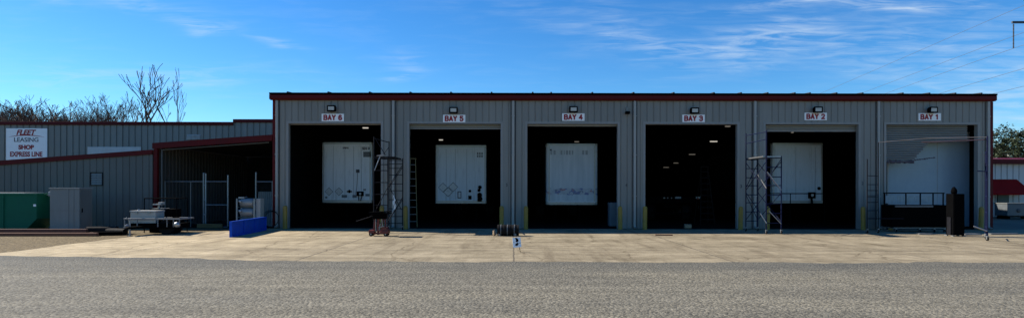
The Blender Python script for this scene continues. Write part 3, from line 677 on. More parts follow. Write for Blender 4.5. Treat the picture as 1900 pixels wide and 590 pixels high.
# --- BAY 2
Y2 = 30.4
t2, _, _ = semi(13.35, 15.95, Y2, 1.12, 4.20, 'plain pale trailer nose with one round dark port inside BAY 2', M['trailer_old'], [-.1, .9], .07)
m_ = MB(); m_.lathe((lx(1519.5, Y2, t2), -.001, lz(348.5, Y2)), (0, -1, 0), [(0, .085), (.03, .085), (.05, .06)], 14); m_.build('port', M['black'], t2)
m_ = MB(); m_.box(lx(1499, Y2, t2), lx(1512, Y2, t2), -.10, -.002, lz(367, Y2), lz(355.5, Y2), .015); m_.tube((lx(1505, Y2, t2), -.05, lz(367, Y2)), (lx(1505, Y2, t2), -.10, lz(376, Y2)), .05); gh = m_.build('brake_coupling', M['black'], t2)
m_ = MB(); m_.lathe((lx(1505.5, Y2, t2), -.101, lz(361, Y2)), (0, -1, 0), [(0, .075), (.02, .065)], 14); m_.build('socket', M['placard'], gh)
m_ = MB(); m_.box(lx(1440, Y2, t2), lx(1446, Y2, t2), -.02, -.001, lz(356, Y2), lz(346, Y2), .004); m_.build('document_box', M['trailer'], t2)

# barrier rail in front of that trailer
rb = thing('guard_rail', 'dark horizontal rail on posts standing before the trailer nose in BAY 2', 'rail', (13.9, 29.6, .012))
m_ = MB(); m_.tube((-1.3, 0, 1.62), (1.75, 0, 1.62), .025); m_.build('top_bar', M['black'], rb)
for x in (-1.25, .0, 1.7):
    m_ = MB(); m_.tube((x, 0, 0), (x, 0, 1.62), .022); m_.box(x - .08, x + .08, -.08, .08, 0, .012); m_.build('post', M['black'], rb)

# --- BAY 1: pale partition behind the half-open door
pt = thing('partition', 'pale blue grey double leaf partition behind the bent roller door of BAY 1', 'partition', (19.5, 28.6, .012))
PX0, PX1 = (1648 - 950) * 28.6 / F - 19.5, (1803 - 950) * 28.6 / F - 19.5
PM = (1739 - 950) * 28.6 / F - 19.5
m_ = MB(); m_.box(PX0, PM - .012, 0, .08, .05, 4.5, .01); m_.build('leaf', M['partition'], pt)
m_ = MB(); m_.box(PM + .012, PX1 - .07, 0, .08, .05, 4.5, .01); m_.build('leaf', M['partition'], pt)
m_ = MB(); m_.box(PX1 - .065, PX1, -.03, .11, 0, 4.6); m_.box(PX0 - .06, PX0 - .005, -.03, .11, 0, 4.6); m_.box(PX0, PX1 - .07, -.03, .11, 4.51, 4.6); m_.box(PM - .01, PM + .01, .01, .07, .05, 4.5); m_.build('frame', M['pipe'], pt)

# ------------------------------------------------------------------ inside: ladders, truck, boxes, lamps
def step_ladder(label, loc, rz, hgt, w0, w1, m, lean=.30, rungs=9, sm='alu'):
    t = thing('step_ladder', label, 'ladder', loc, rz)
    for s in (-1, 1):
        r_ = MB(); r_.prism([(s * w0 / 2 - .02, 0), (s * w0 / 2 + .02, 0), (s * w1 / 2 + .02, hgt), (s * w1 / 2 - .02, hgt)], -.03, .03, 'y')
        for v in r_.bm.verts: v.co.y += lean * v.co.z
        r_.build('rail', m, t)
        r_ = MB(); r_.prism([(s * w0 / 2 - .015, 0), (s * w0 / 2 + .015, 0), (s * w1 / 2 + .012, hgt - .1), (s * w1 / 2 - .012, hgt - .1)], -.02, .02, 'y')
        for v in r_.bm.verts: v.co.y += 2.0 * lean * hgt - lean * v.co.z
        r_.build('rear_leg', m, t)
    for k in range(rungs):
        z = hgt * (k + .8) / (rungs + .6); ww = (w0 + (w1 - w0) * z / hgt) / 2 - .02
        r_ = MB(); r_.box(-ww, ww, lean * z - .045, lean * z + .045, z - .015, z + .015); r_.build('step', M[sm], t)
    r_ = MB(); r_.box(-w1 / 2 - .04, w1 / 2 + .04, lean * hgt - .08, lean * hgt + .12, hgt, hgt + .05, .008); r_.build('top_cap', m, t)
    return t
step_ladder('tall yellow fibreglass step ladder standing inside the left side of BAY 5', ((766.5 - 950) * 28.4 / F, 28.3, .012), R(8), 3.25, .42, .24, M['fibreglass'], .10, 9, 'dullgalv')
step_ladder('dark step ladder standing deep in the gloom of BAY 3', ((1313 - 950) * 31 / F, 31, .012), 0, 3.0, .75, .35, M['rubber'], .18, 9, 'darkscaf')
bx = thing('carton', 'small brown cardboard carton on the floor inside the BAY 3 doorway', 'box', ((1276 - 950) * 28 / F, 28, .012))
m_ = MB(); m_.box(-.155, .155, -.1, .1, 0, .17, .004); m_.build('box', M['card'], bx)
m_ = MB(); m_.box(-.15, .15, -.03, .03, .171, .174); m_.build('tape', M['placard'], bx)
gc = thing('tool_cabinet', 'dark blue grey steel cabinet beside the right jamb inside BAY 4', 'cabinet', ((1138 - 950) * 28.8 / F, 28.6, .012))
m_ = MB(); m_.box(-.26, .24, -.25, .25, .05, 1.18, .01); m_.build('body', mat('blue_grey_cabinet', (.08, .11, .13), .5), gc)
m_ = MB(); m_.box(-.24, .22, -.262, -.252, .1, .6); m_.box(-.24, .22, -.262, -.252, .62, 1.14); m_.build('door', mat('blue_grey_cabinet_door', (.09, .125, .145), .5), gc)
m_ = MB(); m_.lathe((.12, -.263, .98), (0, -1, 0), [(0, .03), (.03, .02)], 10); m_.build('knob', M['black'], gc)
# flatbed at the back of BAY 3 with reflective strip
fb = thing('flatbed_trailer', 'dark flatbed trailer end with white reflective strips far inside BAY 3', 'trailer', (9.2, 34.0, .012))
m_ = MB(); m_.box(-1.3, 1.3, 0, 9, 1.05, 1.40, .01); m_.build('deck', M['black'], fb)
m_ = MB()
for x0, x1 in ((1231, 1234), (1238, 1240), (1245, 1247), (1252.5, 1263.5), (1291, 1299)):
    m_.box((x0 - 950) * 34 / F - 9.2, (x1 - 950) * 34 / F - 9.2, -.012, -.002, 1.29 , 1.40 if x1 - x0 > 4 else 1.36)
m_.build('reflector', M['reflector'], fb)
m_ = MB(); m_.lathe(((1321 - 950) * 34 / F - 10.0, -.001, 1.3), (0, -1, 0), [(0, .05), (.03, .04)], 10); m_.build('tail_lamp', M['mirrorred'], fb)
m_ = MB(); m_.box(-1.1, -1.0, -.05, -.003, .45, 1.0); m_.box(1.0, 1.1, -.05, -.003, .45, 1.0); m_.box(-1.2, 1.2, -.06, -.004, .4, .5); m_.box(-.4, .4, .4, 8.6, .75, 1.045); m_.build('chassis', M['black'], fb)
for yy in (1.2, 2.5):
    for s in (-1, 1): wheel('wheel', (s * 1.0, yy, .5), (1, 0, 0), .5, .45, fb)
# lit ceiling lamps
lampspec = [(678, 238, 36, .17, 'lamp_on', 'near the right side of BAY 6'), (818, 260, 42, .14, 'lamp_on', 'above the trailer in BAY 5'), (1070, 263, 40, .15, 'lamp_dim', 'above the rounded trailer in BAY 4'),
            (1324, 262, 40, .24, 'lamp_on', 'high in BAY 3, right and nearest of its row'), (1284, 286, 50, .26, 'lamp_dim', 'in BAY 3, second of its receding row'), (1254, 302, 60, .24, 'lamp_dim', 'in BAY 3, third of its receding row'),
            (1236, 310, 66, .3, 'lamp_dim', 'in BAY 3, farthest of its receding row'), (1350, 234, 33, .14, 'lamp_dim', 'close behind the header of BAY 3'), (1470, 245, 34, .06, 'lamp_dim', 'close behind the header of BAY 2')]
for px, py, Y, hw, mm, where in lampspec:
    p = P(px, py, Y)
    zr = EZ + .08 + 1.62 * (1 - abs(Y - mid) / (mid - FY + .1)) + .01
    t = thing('ceiling_lamp', 'small lit ceiling lamp %s' % where, 'lamp', (p.x, Y, p.z), 0, 'lit ceiling lamps inside the bays')
    m_ = MB(); m_.box(-hw, hw, -.05, .05, -.035, .035, .01); m_.build('tube', M[mm], t)
    m_ = MB(); m_.box(-hw - .02, hw + .02, -.09, .09, .037, .07); m_.build('reflector', M['black'], t)
    m_ = MB(); m_.tube((0, 0, .07), (0, 0, zr - p.z), .008); m_.build('stem', M['black'], t)

# ------------------------------------------------------------------ carport and lean-to at left
CX0, CX1 = -16.6, -11.11
def slope(x): return 4.30 + (x - CX1) * (4.30 - 3.90) / (CX1 - CX0)
cpz = thing('open_shed', 'open fronted lean-to shed with dark red fascia against the shop end wall', 'shed', ((CX0 + CX1) / 2, FY, 0))
o2 = Vector((-(CX0 + CX1) / 2, -FY, 0))
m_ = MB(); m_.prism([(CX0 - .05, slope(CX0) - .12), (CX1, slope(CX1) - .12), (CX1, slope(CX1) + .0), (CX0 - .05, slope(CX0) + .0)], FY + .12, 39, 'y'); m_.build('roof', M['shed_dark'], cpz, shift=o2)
m_ = MB(); m_.prism([(CX0 - .06, slope(CX0) - .23), (CX1, slope(CX1) - .25), (CX1, slope(CX1) + .03), (CX0 - .06, slope(CX0) + .03)], FY - .06, FY + .115, 'y'); m_.build('fascia', M['red'], cpz, shift=o2)
m_ = MB(); m_.box(CX0 - .02, CX0 + .15, FY - .02, FY + .14, 0, slope(CX0) - .235); m_.build('corner_post', M['red'], cpz, shift=o2)
m_ = MB(); m_.ribbed(FY + .15, 36.9, 0, slope(CX0) - .13, lambda u, d: (CX0 + .10 - d, u), .305, .09, .05, .04); m_.box(CX0 + .0, CX0 + .05, FY + .15, 36.9, 0, slope(CX0) - .13); m_.build('side_wall', M['shed_in'], cpz, shift=o2)
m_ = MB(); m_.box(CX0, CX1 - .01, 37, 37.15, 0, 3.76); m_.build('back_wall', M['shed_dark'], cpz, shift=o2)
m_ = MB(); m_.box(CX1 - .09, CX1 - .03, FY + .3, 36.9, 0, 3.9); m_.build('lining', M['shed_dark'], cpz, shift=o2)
m_ = MB(); m_.tube((CX0 + .30, FY + .10, 0), (CX0 + .30, FY + .10, 3.62), .03); m_.tube((CX0 + .30, FY + .10, 3.62), (CX1 - .2, FY + .10, 3.98), .025); m_.build('conduit', M['siding_low'], cpz, shift=o2)
m_ = MB(); m_.box(CX0 + .06, CX1 - .1, FY + .0, 36.9, -.2, .004); m_.build('floor_slab', M['floor_in'], cpz, shift=o2)

LX0, LX1 = -30.0, -16.68
def ls(x): return 3.60 + (x - LX1) * .52 / 7.07
lt = thing('side_building', 'low grey ribbed metal building with sloping dark red roof edge at the left', 'building', (LX1 - 5, FY, 0))
o3 = Vector((-(LX1 - 5), -FY, 0))
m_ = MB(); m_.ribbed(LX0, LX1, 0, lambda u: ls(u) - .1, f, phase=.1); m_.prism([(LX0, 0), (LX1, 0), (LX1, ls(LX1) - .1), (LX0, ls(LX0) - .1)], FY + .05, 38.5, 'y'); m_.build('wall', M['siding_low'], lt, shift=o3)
m_ = MB(); m_.prism([(LX0 - .1, ls(LX0) - .19), (LX1 + .02, ls(LX1) - .19), (LX1 + .02, ls(LX1) + .02), (LX0 - .1, ls(LX0) + .02)], FY - .09, FY - .003, 'y'); m_.build('fascia', M['red'], lt, shift=o3)
m_ = MB(); m_.prism([(LX0 - .1, ls(LX0) - .095), (LX1, ls(LX1) - .095), (LX1, ls(LX1)), (LX0 - .1, ls(LX0))], FY, 38.6, 'y'); m_.build('roof', M['roof'], lt, shift=o3)
vx0, vx1, vz0, vz1 = (168 - 950) / 40, (191 - 950) / 40, H + 4 / 40, H + 29 / 40
m_ = MB(); m_.box(vx0, vx1, FY - .03, FY - .002, vz1 - .035, vz1); m_.box(vx0, vx1, FY - .03, FY - .002, vz0, vz0 + .035); m_.box(vx0, vx0 + .035, FY - .03, FY - .002, vz0 + .036, vz1 - .036); m_.box(vx1 - .035, vx1, FY - .03, FY - .002, vz0 + .036, vz1 - .036)
lv = m_.build('vent', M['darkscaf'], lt, shift=o3)
m_ = MB()
for k in range(5):
    z = vz0 + .05 + k * .108
    m_.prism([(FY - .028, z), (FY - .004, z + .07), (FY - .004, z + .085), (FY - .028, z + .015)], vx0 + .037, vx1 - .037, 'x')
m_.build('louvre', M['cab'], lv, shift=o3)

# rear building with the big sign
RY = 40.0
kR = RY / F
rbld = thing('rear_building', 'long grey metal building with dark red cap behind the left sheds', 'building', (-30, RY, 0))
o4 = Vector((30, -RY, 0))
rx = (433 - 950) * kR
m_ = MB(); m_.ribbed(-62, rx, 0, 6.15, lambda u, d: (u, RY + d), .42, .12, .08, .05); m_.ribbed(rx, -11.12, 0, 6.33, lambda u, d: (u, RY + d), .42, .12, .08, .05)
m_.box(-62, -11.12, RY + .06, 56, 0, 6.13); m_.build('wall', M['siding_back'], rbld, shift=o4)
m_ = MB(); m_.box(-62.1, rx, RY - .10, RY + .2, 6.08, 6.30, .01); m_.box(rx + .001, -11.14, RY - .10, RY + .2, 6.27, 6.49, .01); m_.build('parapet_cap', M['red'], rbld, shift=o4)
m_ = MB(); m_.box(-62, -11.14, RY + .21, 56, 6.14, 6.22); m_.build('roof', M['roof'], rbld, shift=o4)
a, b = P(347, 259.5, RY), P(372, 251, RY)
m_ = MB()
for k in range(4): m_.prism([(RY - .06, a.z + k * .08), (RY - .003, a.z + .05 + k * .08), (RY - .003, a.z + .062 + k * .08), (RY - .06, a.z + .02 + k * .08)], a.x, b.x, 'x')
m_.build('louvre', M['siding_far'], rbld, shift=o4)
a, b = P(163, 290, RY), P(262, 274, RY)
m_ = MB(); m_.box(a.x, b.x, RY - .05, RY - .002, a.z, b.z, .006); m_.build('patch_panel', M['siding_far'], rbld, shift=o4)
# sign
SY = RY - .004
a, b = P(12, 299, SY), P(88, 240, SY)
sw, sh = b.x - a.x, b.z - a.z
sg = thing('company_sign', 'large white sign with dark red and grey lettering FLEET LEASING SHOP EXPRESS LINE', 'sign', (a.x, SY, a.z))
m_ = MB(); m_.box(0, sw, -.04, 0, 0, sh, .005); m_.build('board', M['white'], sg)
def sx(px): return (px - 12) * kR
def sz(py): return (299 - py) * kR
def stext(s, x0, x1, y0, y1, m, **k): text_part('lettering', s, (x1 - x0) * kR, (y1 - y0) * kR, (sx(x0) + sx(x1)) / 2, (sz(y0) + sz(y1)) / 2, -.0415, m, sg, **k)
stext('FLEET', 31, 68, 242.5, 252.5, M['letter'], bold=.04, shear=.3)
stext('LEASING', 27, 72, 257, 265, M['ink'], bold=.012)
stext('SHOP', 35, 64, 270.5, 279, M['letter'], bold=.055)
stext('EXPRESS LINE', 19.5, 79.5, 283, 292.5, M['letter'], bold=.04)
m_ = MB(); up = []; dn = []
for k in range(25):
    u = k / 24; px = 17 + 66 * u; q = 1 - (2 * u - 1) ** 2
    up.append((sx(px), sz(256.0 - 4.0 * q))); dn.append((sx(px), sz(256.15 - 2.6 * q)))
for k in range(24):
    m_.prism([up[k], up[k + 1], dn[k + 1], dn[k]], -.047, -.0412, 'y')
m_.build('swoosh', M['letter'], sg)

# chain-link fence and gate in the shed
CY = 28.2
ck = CY / F
def cx(px): return (px - 950) * ck
def cz(py): return H - (py - 350) * ck
def mesh_panel(mb, x0, x1, z0, z1, y, s=.11, r=.0014):
    w_, h_ = x1 - x0, z1 - z0
    c = -h_
    while c < w_:
        for sg_ in (1, -1):
            p0x, p0z = max(c, 0), max(0, -c); L_ = min(w_ - p0x, h_ - p0z)
            if L_ > .02:
                if sg_ == 1: mb.tube((x0 + p0x, y, z0 + p0z), (x0 + p0x + L_, y, z0 + p0z + L_), r, n=3, cap=False)
                else: mb.tube((x1 - p0x, y, z0 + p0z), (x1 - p0x - L_, y, z0 + p0z + L_), r, n=3, cap=False)
        c += s
fn = thing('chain_link_fence', 'galvanised chain link fence with tall posts across the open shed', 'fence', (cx(400), CY, .004))
ox = cx(400)
for px, py in ((378, 323), (475, 322), (506, 338)):
    m_ = MB(); m_.tube((cx(px) - ox, 0, 0), (cx(px) - ox, 0, cz(py)), .04, n=12); m_.lathe((cx(px) - ox, 0, cz(py)), (0, 0, 1), [(0, .045), (.03, .04), (.05, .0)], 12); m_.build('post', M['galv'], fn)
m_ = MB(); m_.tube((cx(305) - ox, 0, cz(338)), (cx(378) - ox, 0, cz(338)), .024); m_.build('top_rail', M['galv'], fn); m_ = MB(); m_.tube((cx(475) - ox, 0, cz(338)), (cx(507) - ox, 0, cz(338)), .024); m_.build('top_rail', M['galv'], fn)
for px, rr in ((354, .016), (306, .03)):
    m_ = MB(); m_.tube((cx(px) - ox, 0, .0), (cx(px) - ox, 0, cz(338)), rr); m_.build('post', M['galv'], fn)
m_ = MB(); mesh_panel(m_, cx(306) - ox, cx(378) - ox, .05, cz(338), 0); m_.build('wire_mesh', M['dullgalv'], fn); m_ = MB(); mesh_panel(m_, cx(475) - ox, cx(506) - ox, .05, cz(338), 0); m_.build('wire_mesh', M['dullgalv'], fn)
gp_ = thing('chain_link_gate', 'galvanised chain link gate leaf with a middle rail in the shed fence', 'gate', (cx(402), CY - .06, .004))
ox = cx(402)
m_ = MB()
for px, py in ((383, 323), (424, 326)): m_.tube((cx(px) - ox, 0, .05), (cx(px) - ox, 0, cz(py)), .035, n=12)
for py in (338, 381, 422): m_.tube((cx(383) - ox, 0, cz(py)), (cx(424) - ox, 0, cz(py)), .022)
m_.build('gate_frame', M['galv'], gp_)
m_ = MB(); mesh_panel(m_, cx(383) - ox, cx(424) - ox, .08, cz(338), 0); m_.build('wire_mesh', M['dullgalv'], gp_)
m_ = MB()
for z in (.6, 1.3, 2.0): m_.tube((cx(378) - ox + .02, .02, z), (cx(383) - ox, 0, z), .03)
m_.build('hinge', M['galv'], gp_)
m_ = MB(); m_.box(-.62, .55, -.06, .06, 0, .19, .01); tag(m_.build('sill_beam', mat('ochre_beam', (.16, .10, .03), .7, 0, .3, 5), None, (cx(402), CY - .55, .004)), 'dull ochre beam lying under the chain link gate', 'beam')
# pale sheet at the back right of the shed
m_ = MB(); m_.ribbed(-.42, .40, 0, 1.68, lambda u, d: (u, d), .1, .04, .025, .015); m_.box(-.42, .40, .02, .03, 0, 1.68)
for v in m_.bm.verts: v.co.y += v.co.z * .12
tag(m_.build('corrugated_sheet', mat('pale_sheet', (.20, .19, .165), .6), None, ((492 - 950) * 28.9 / F, 28.9, .004)), 'pale corrugated sheet leaning behind the fence at the right of the shed', 'sheet')
# hose hoop / bike-like rim
hr = thing('hose_coil', 'dark coiled hose leaning by the red corner of the shop', 'hose', ((499 - 950) * 27.0 / F, 27.0, .02))
m_ = MB()
for k in range(3):
    rr = .40 - k * .03
    pts = [(.02 * k + rr * math.cos(t / 20 * 2 * math.pi), .1 + .03 * k + .12 * math.sin(t / 20 * 2 * math.pi), .42 + rr * math.sin(t / 20 * 2 * math.pi)) for t in range(21)]
    m_.path(pts, .012)
m_.build('coil', M['rubber'], hr)

# ------------------------------------------------------------------ yard things at left
# green dumpster
DY = 24.6; kd = DY / F
dm = thing('dumpster', 'dark green steel tipping dumpster with a slanted end', 'dumpster', (-20.8, DY, -.008))
xr = (68 - 950) * kd + 20.8
zt = H - 11 * kd; zk = H - 57 * kd
m_ = MB(); m_.prism([(-2.4, .12), (xr - .45, .12), (xr, zk), (xr, zt), (-2.4, zt)], 0, 1.15, 'y'); m_.build('hopper', M['green'], dm)
m_ = MB(); m_.box(-2.42, xr + .03, -.03, -.002, zt - .05, zt + .02, .006); m_.box(xr + .002, xr + .03, .0, 1.18, zt - .05, zt + .02, .006); m_.box(-2.42, xr, 1.152, 1.18, zt - .05, zt + .02, .006); m_.build('rim', M['green'], dm)
m_ = MB()
for X in (-1.2, -.3): m_.box(X - .03, X + .03, -.04, -.003, .13, zt - .055)
m_.build('rib', M['green'], dm)
m_ = MB(); m_.box(-2.2, xr - .3, .05, .2, -.0, .118); m_.box(-2.2, xr - .3, .9, 1.05, -.0, .118); m_.build('skid', M['black'], dm)
m_ = MB(); m_.box(-2.3, xr - .56, .05, 1.1, zt + .021, zt + .05, .01); m_.build('lid', M['whitebox'], dm)
m_ = MB(); m_.box(xr - .13, xr - .02, -.012, -.003, H - 34 * kd, H - 30 * kd); m_.build('label_plate', M['white'], dm)
m_ = MB(); m_.box(xr + .12, xr + .30, .45, .62, zt - .10, zt + .10, .02); m_.box(xr + .03, xr + .12, .5, .58, zt - .06, zt - .02); m_.build('latch', M['whitebox'], dm)
# grey cabinet
cb = thing('steel_cabinet', 'tall grey sheet metal cabinet with a thin overhanging top beside the dumpster', 'cabinet', (-17.77, 24.35, -.008), R(-4))
m_ = MB(); m_.box(-1.28, 0, 0, .68, .06, 1.80, .006); m_.build('body', M['cab'], cb)
m_ = MB(); m_.box(-1.31, .03, -.03, .71, 1.803, 1.86, .008); m_.build('top', M['cab'], cb)
m_ = MB(); m_.box(.002, .016, .05, .63, .12, 1.76); dr_ = m_.build('door', M['cabside'], cb)
m_ = MB(); m_.box(.017, .045, .10, .13, .85, 1.02, .004); m_.build('handle', M['black'], dr_)
m_ = MB(); m_.box(-.47, -.45, -.008, -.001, .07, 1.79); m_.box(-.24, -.225, -.008, -.001, .07, 1.79); m_.box(-1.27, -.01, -.009, -.0015, .92, .935); m_.build('seam', M['cabside'], cb)
m_ = MB(); m_.box(-1.2, -.1, .05, .15, 0, .058); m_.box(-1.2, -.1, .5, .6, 0, .058); m_.build('skid', M['black'], cb)
# timbers
def beam(label, loc, rz, Ln, w_, h_, m, group='beams lying on the gravel'):
    b_ = MB(); b_.box(-Ln / 2, Ln / 2, -w_ / 2, w_ / 2, 0, h_, .01)
    o = b_.build('timber_beam', m, None, loc); o.rotation_euler.z = rz
    return tag(o, label, 'beam', group)
beam('long rust brown beam, frontmost of the pile before the dumpster', (-18.3, 22.85, -.008), R(1), 4.6, .16, .13, M['wood'])
beam('long rust brown beam, middle of the ground row before the dumpster', (-18.6, 23.05, -.008), R(.5), 4.7, .16, .14, M['wood'])
beam('long rust brown beam, back of the ground row before the dumpster', (-18.5, 23.26, -.008), R(-.3), 4.5, .16, .135, M['wood'])
beam('long reddish beam lying on top of the beam pile', (-18.7, 23.05, .135), R(1.2), 4.3, .15, .12, M['rust'])
beam('short blackened beam end beside the grey cabinet', (-15.95, 23.2, -.008), R(14), 1.2, .18, .15, M['black'])
for k, (px, Y_, rr, rz) in enumerate(((190, 23.7, .16, 10), (212, 23.6, .13, -14))):
    m_ = MB(); m_.lathe((-.55, 0, rr), (1, 0, 0), [(0, rr * .8), (.001, rr), (1.1, rr), (1.101, rr * .8)], 16)
    o = m_.build('pipe_length', M['rubber'], None, ((px - 950) * Y_ / F, Y_, -.008)); o.rotation_euler.z = R(rz)
    tag(o, ['fat black pipe length on the ground right of the cabinet', 'thinner black pipe length beside the utility trailer rail'][k], 'pipe')
# utility trailer
UY = 23.4; uk = UY / F
ut = thing('utility_trailer', 'small black utility trailer with a grey side rail and tongue jack', 'trailer', ((287 - 950) * uk, UY, -.008))
def ux(px): return (px - 287) * uk
def uz(py): return H - (py - 350) * uk
m_ = MB(); m_.box(ux(240), ux(328), .1, 1.0, .36, .46, .01); m_.box(ux(240), ux(328), .05, .098, .26, .46); m_.build('deck', M['black'], ut)
m_ = MB(); m_.tube((ux(230), .0, uz(407)), (ux(334), .0, uz(407)), .028); m_.tube((ux(230), .0, uz(407)), (ux(230), 1.0, uz(407)), .028); m_.tube((ux(334), .0, uz(407)), (ux(334), 1.0, uz(407)), .028)
m_.tube((ux(230), 0, uz(423)), (ux(248), 0, uz(423)), .024); m_.tube((ux(230), 1.0, uz(407)), (ux(334), 1.0, uz(407)), .028)
m_.build('rail', M['dullgalv'], ut)
for px in (231.5, 255, 293, 310, 322, 333):
    m_ = MB(); m_.tube((ux(px), .0, .33), (ux(px), .0, uz(407)), .022); m_.build('rail_post', M['dullgalv'], ut)
m_ = MB(); m_.prism([(ux(246), .05), (ux(275), .05), (ux(259), -.6), (ux(253), -.6)], .28, .36, 'z'); m_.build('tongue', M['black'], ut)
m_ = MB(); m_.tube((ux(256), -.5, .02), (ux(256), -.5, .62), .032); m_.box(ux(256) - .07, ux(256) + .07, -.57, -.43, .0, .02); m_.tube((ux(256), -.5, .62), (ux(252), -.58, .72), .015); m_.lathe((ux(255), -.6, .40), (0, -1, 0), [(0, .07), (.1, .05), (.16, .03)], 12); m_.build('tongue_jack', M['galv'], ut)
for px, yw in ((302, .28), (302, .86)):
    wheel('wheel', (ux(px), yw, .30), (0, 1, 0), .30, .18, ut, hm=M['rubber'])
    m_ = MB()
    for k in range(10):
        a0, a1 = math.pi * k / 10, math.pi * (k + 1) / 10
        m_.prism([(ux(px) + .36 * math.cos(a0), .30 + .36 * math.sin(a0)), (ux(px) + .36 * math.cos(a1), .30 + .36 * math.sin(a1)), (ux(px) + .38 * math.cos(a1), .30 + .38 * math.sin(a1)), (ux(px) + .38 * math.cos(a0), .30 + .38 * math.sin(a0))], yw - .12, yw + .12, 'y')
    m_.build('fender', M['black'], ut)
m_ = MB(); m_.lathe((ux(331), -.02, uz(417)), (0, -1, 0), [(0, .02), (.02, .10), (.10, .11), (.15, .07), (.16, .0)], 16); m_.build('lamp', M['alu'], ut)
tb = thing('tool_chest', 'worn white chest standing on the utility trailer deck', 'chest', ((274 - 950) * (UY + .45) / F, UY + .45, .452))
m_ = MB(); m_.box(-.50, .50, -.3, .3, 0, .44, .012); m_.build('body', M['whitebox'], tb)
m_ = MB(); m_.box(-.52, .52, -.32, .32, .443, .50, .012); m_.build('lid', M['whitebox'], tb)
m_ = MB(); m_.box(-.3, -.2, -.34, -.322, .38, .48); m_.box(.2, .3, -.34, -.322, .38, .48); m_.lathe((-.35, 0, .50), (0, 0, 1), [(0, .05), (.05, .04)], 10); m_.build('latch', M['galv'], tb)
gn = thing('welder_generator', 'black engine welder with a tubular frame and pale top fittings behind the utility trailer', 'generator', ((306 - 950) * (UY + 1.6) / F, UY + 1.6, .0))
m_ = MB(); m_.box(-.45, .50, -.35, .35, .0, .98, .02); m_.build('body', M['black'], gn)
m_ = MB()
for x in (-.62, .72):
    m_.tube((x, -.4, 0), (x, -.4, 1.42), .02); m_.tube((x, .4, 0), (x, .4, 1.42), .02); m_.tube((x, -.4, 1.42), (x, .4, 1.42), .02)
m_.tube((-.62, -.4, 1.42), (.72, -.4, 1.42), .02); m_.tube((-.62, .4, 1.42), (.72, .4, 1.42), .02); m_.build('roll_frame', M['black'], gn)
m_ = MB(); m_.box(-.40, -.05, -.2, .1, 1.14, 1.19, .01); m_.box(-.2, -.02, -.16, .06, 1.191, 1.26, .015); m_.tube((-.22, -.05, .98), (-.22, -.05, 1.14), .04); m_.box(-.4, .1, -.25, .2, .982, 1.0, .006); m_.build('air_cleaner', M['whitebox'], gn)
# cylinder rack
CYY = 26.6; kk = CYY / F
cr_ = thing('tank_rack', 'grey steel rack holding three horizontal pale tanks behind the blue panel', 'rack', ((463 - 950) * kk, CYY, 0))
def qx(px): return (px - 463) * kk
def qz(py): return H - (py - 350) * kk
m_ = MB()
for px in (444, 476):
    for yy in (-.22, .22): m_.box(qx(px) - .03, qx(px) + .03, yy - .03, yy + .03, 0, qz(369))
for z in (.12, .55, 1.0, qz(370)):
    m_.box(qx(444) + .031, qx(476) - .031, .2, .24, z - .02, z + .02)
    for px in (444, 476): m_.box(qx(px) - .025, qx(px) + .025, -.189, .189, z - .021, z + .021)
m_.build('frame', M['galv'], cr_)
for z in (.34, .78, 1.21):
    m_ = MB(); m_.lathe((qx(446), 0, z), (1, 0, 0), [(0, .06), (.03, .15), (.08, .19), (.58, .19), (.63, .15), (.66, .06)], 20); tk = m_.build('tank', M['tank'], cr_, smooth=True)
    m_ = MB(); m_.lathe((qx(450), -.19, z + .06), (0, -1, 0), [(0, .04), (.06, .04), (.08, .06), (.1, .03)], 10); m_.build('valve', M['alu'], tk)
m_ = MB(); m_.box(qx(477), qx(485), -.1, .3, .1, qz(369), .008); m_.build('side_panel', M['pipe'], cr_)
m_ = MB(); m_.box(qx(444), qx(455), -.1, .1, qz(369) + .001, qz(366), .01); m_.tube((qx(446), 0, qz(367)), (qx(459), 0, qz(366)), .012); m_.build('manifold', M['alu'], cr_)
# blue panel (runs away from the camera)
A = Vector((-10.62, 22.36, 0)); Bp = Vector((-10.90, 26.2, 0))
d = Bp - A; L_ = d.length
bp_ = thing('blue_trough', 'bright blue steel panel with flanged edges lying on its side on the apron', 'panel', A, math.atan2(d.y, d.x))
m_ = MB(); m_.box(0, L_, -.02, .02, 0, .60, .004); m_.build('panel', M['blue'], bp_)
m_ = MB(); m_.box(0, L_, -.07, -.021, .55, .60, .004); m_.box(0, L_, -.07, -.021, 0, .05, .004)
for u in (.02, 1.25, 2.45, L_ - .07): m_.box(u, u + .05, -.065, -.022, .051, .549, .004)
m_.build('flange', M['blue'], bp_)
m_ = MB(); m_.box(-.025, -.001, -.07, .03, 0, .60, .004); m_.build('end_plate', M['blue'], bp_)

# ------------------------------------------------------------------ scaffolds
def caster(c, parent, m=None, r=.075):
    x, y, z = c
    b_ = MB(); b_.box(x - .03, x + .03, y - .035, y + .035, z + r * 2 - .01, z + r * 2 + .03); b_.box(x - .032, x - .022, y - .025, y + .025, z + r * .7, z + r * 2 - .011); b_.box(x + .022, x + .032, y - .025, y + .025, z + r * .7, z + r * 2 - .011)
    k = b_.build('caster', M['galv'], parent)
    b_ = MB(); b_.lathe((x - .019, y, z + r), (1, 0, 0), [(0, r * .8), (.006, r), (.032, r), (.038, r * .8)], 16); b_.build('tyre', M['rubber'], k)
def end_frame(parent, p0, p1, h0, h1, m, rungz, z0=.17, r=.022):
    b_ = MB(); p0 = Vector(p0); p1 = Vector(p1)
    b_.tube(p0 + Vector((0, 0, z0)), p0 + Vector((0, 0, h0)), r); b_.tube(p1 + Vector((0, 0, z0)), p1 + Vector((0, 0, h1)), r)
    for z in rungz: b_.tube(p0 + Vector((0, 0, z)), p1 + Vector((0, 0, z)), r * .72)
    b_.build('end_frame', m, parent)
    caster(p0, parent); caster(p1, parent)
def brace(parent, a, b, m, r=.014):
    b_ = MB(); b_.tube(a, b, r); b_.build('brace', m, parent)

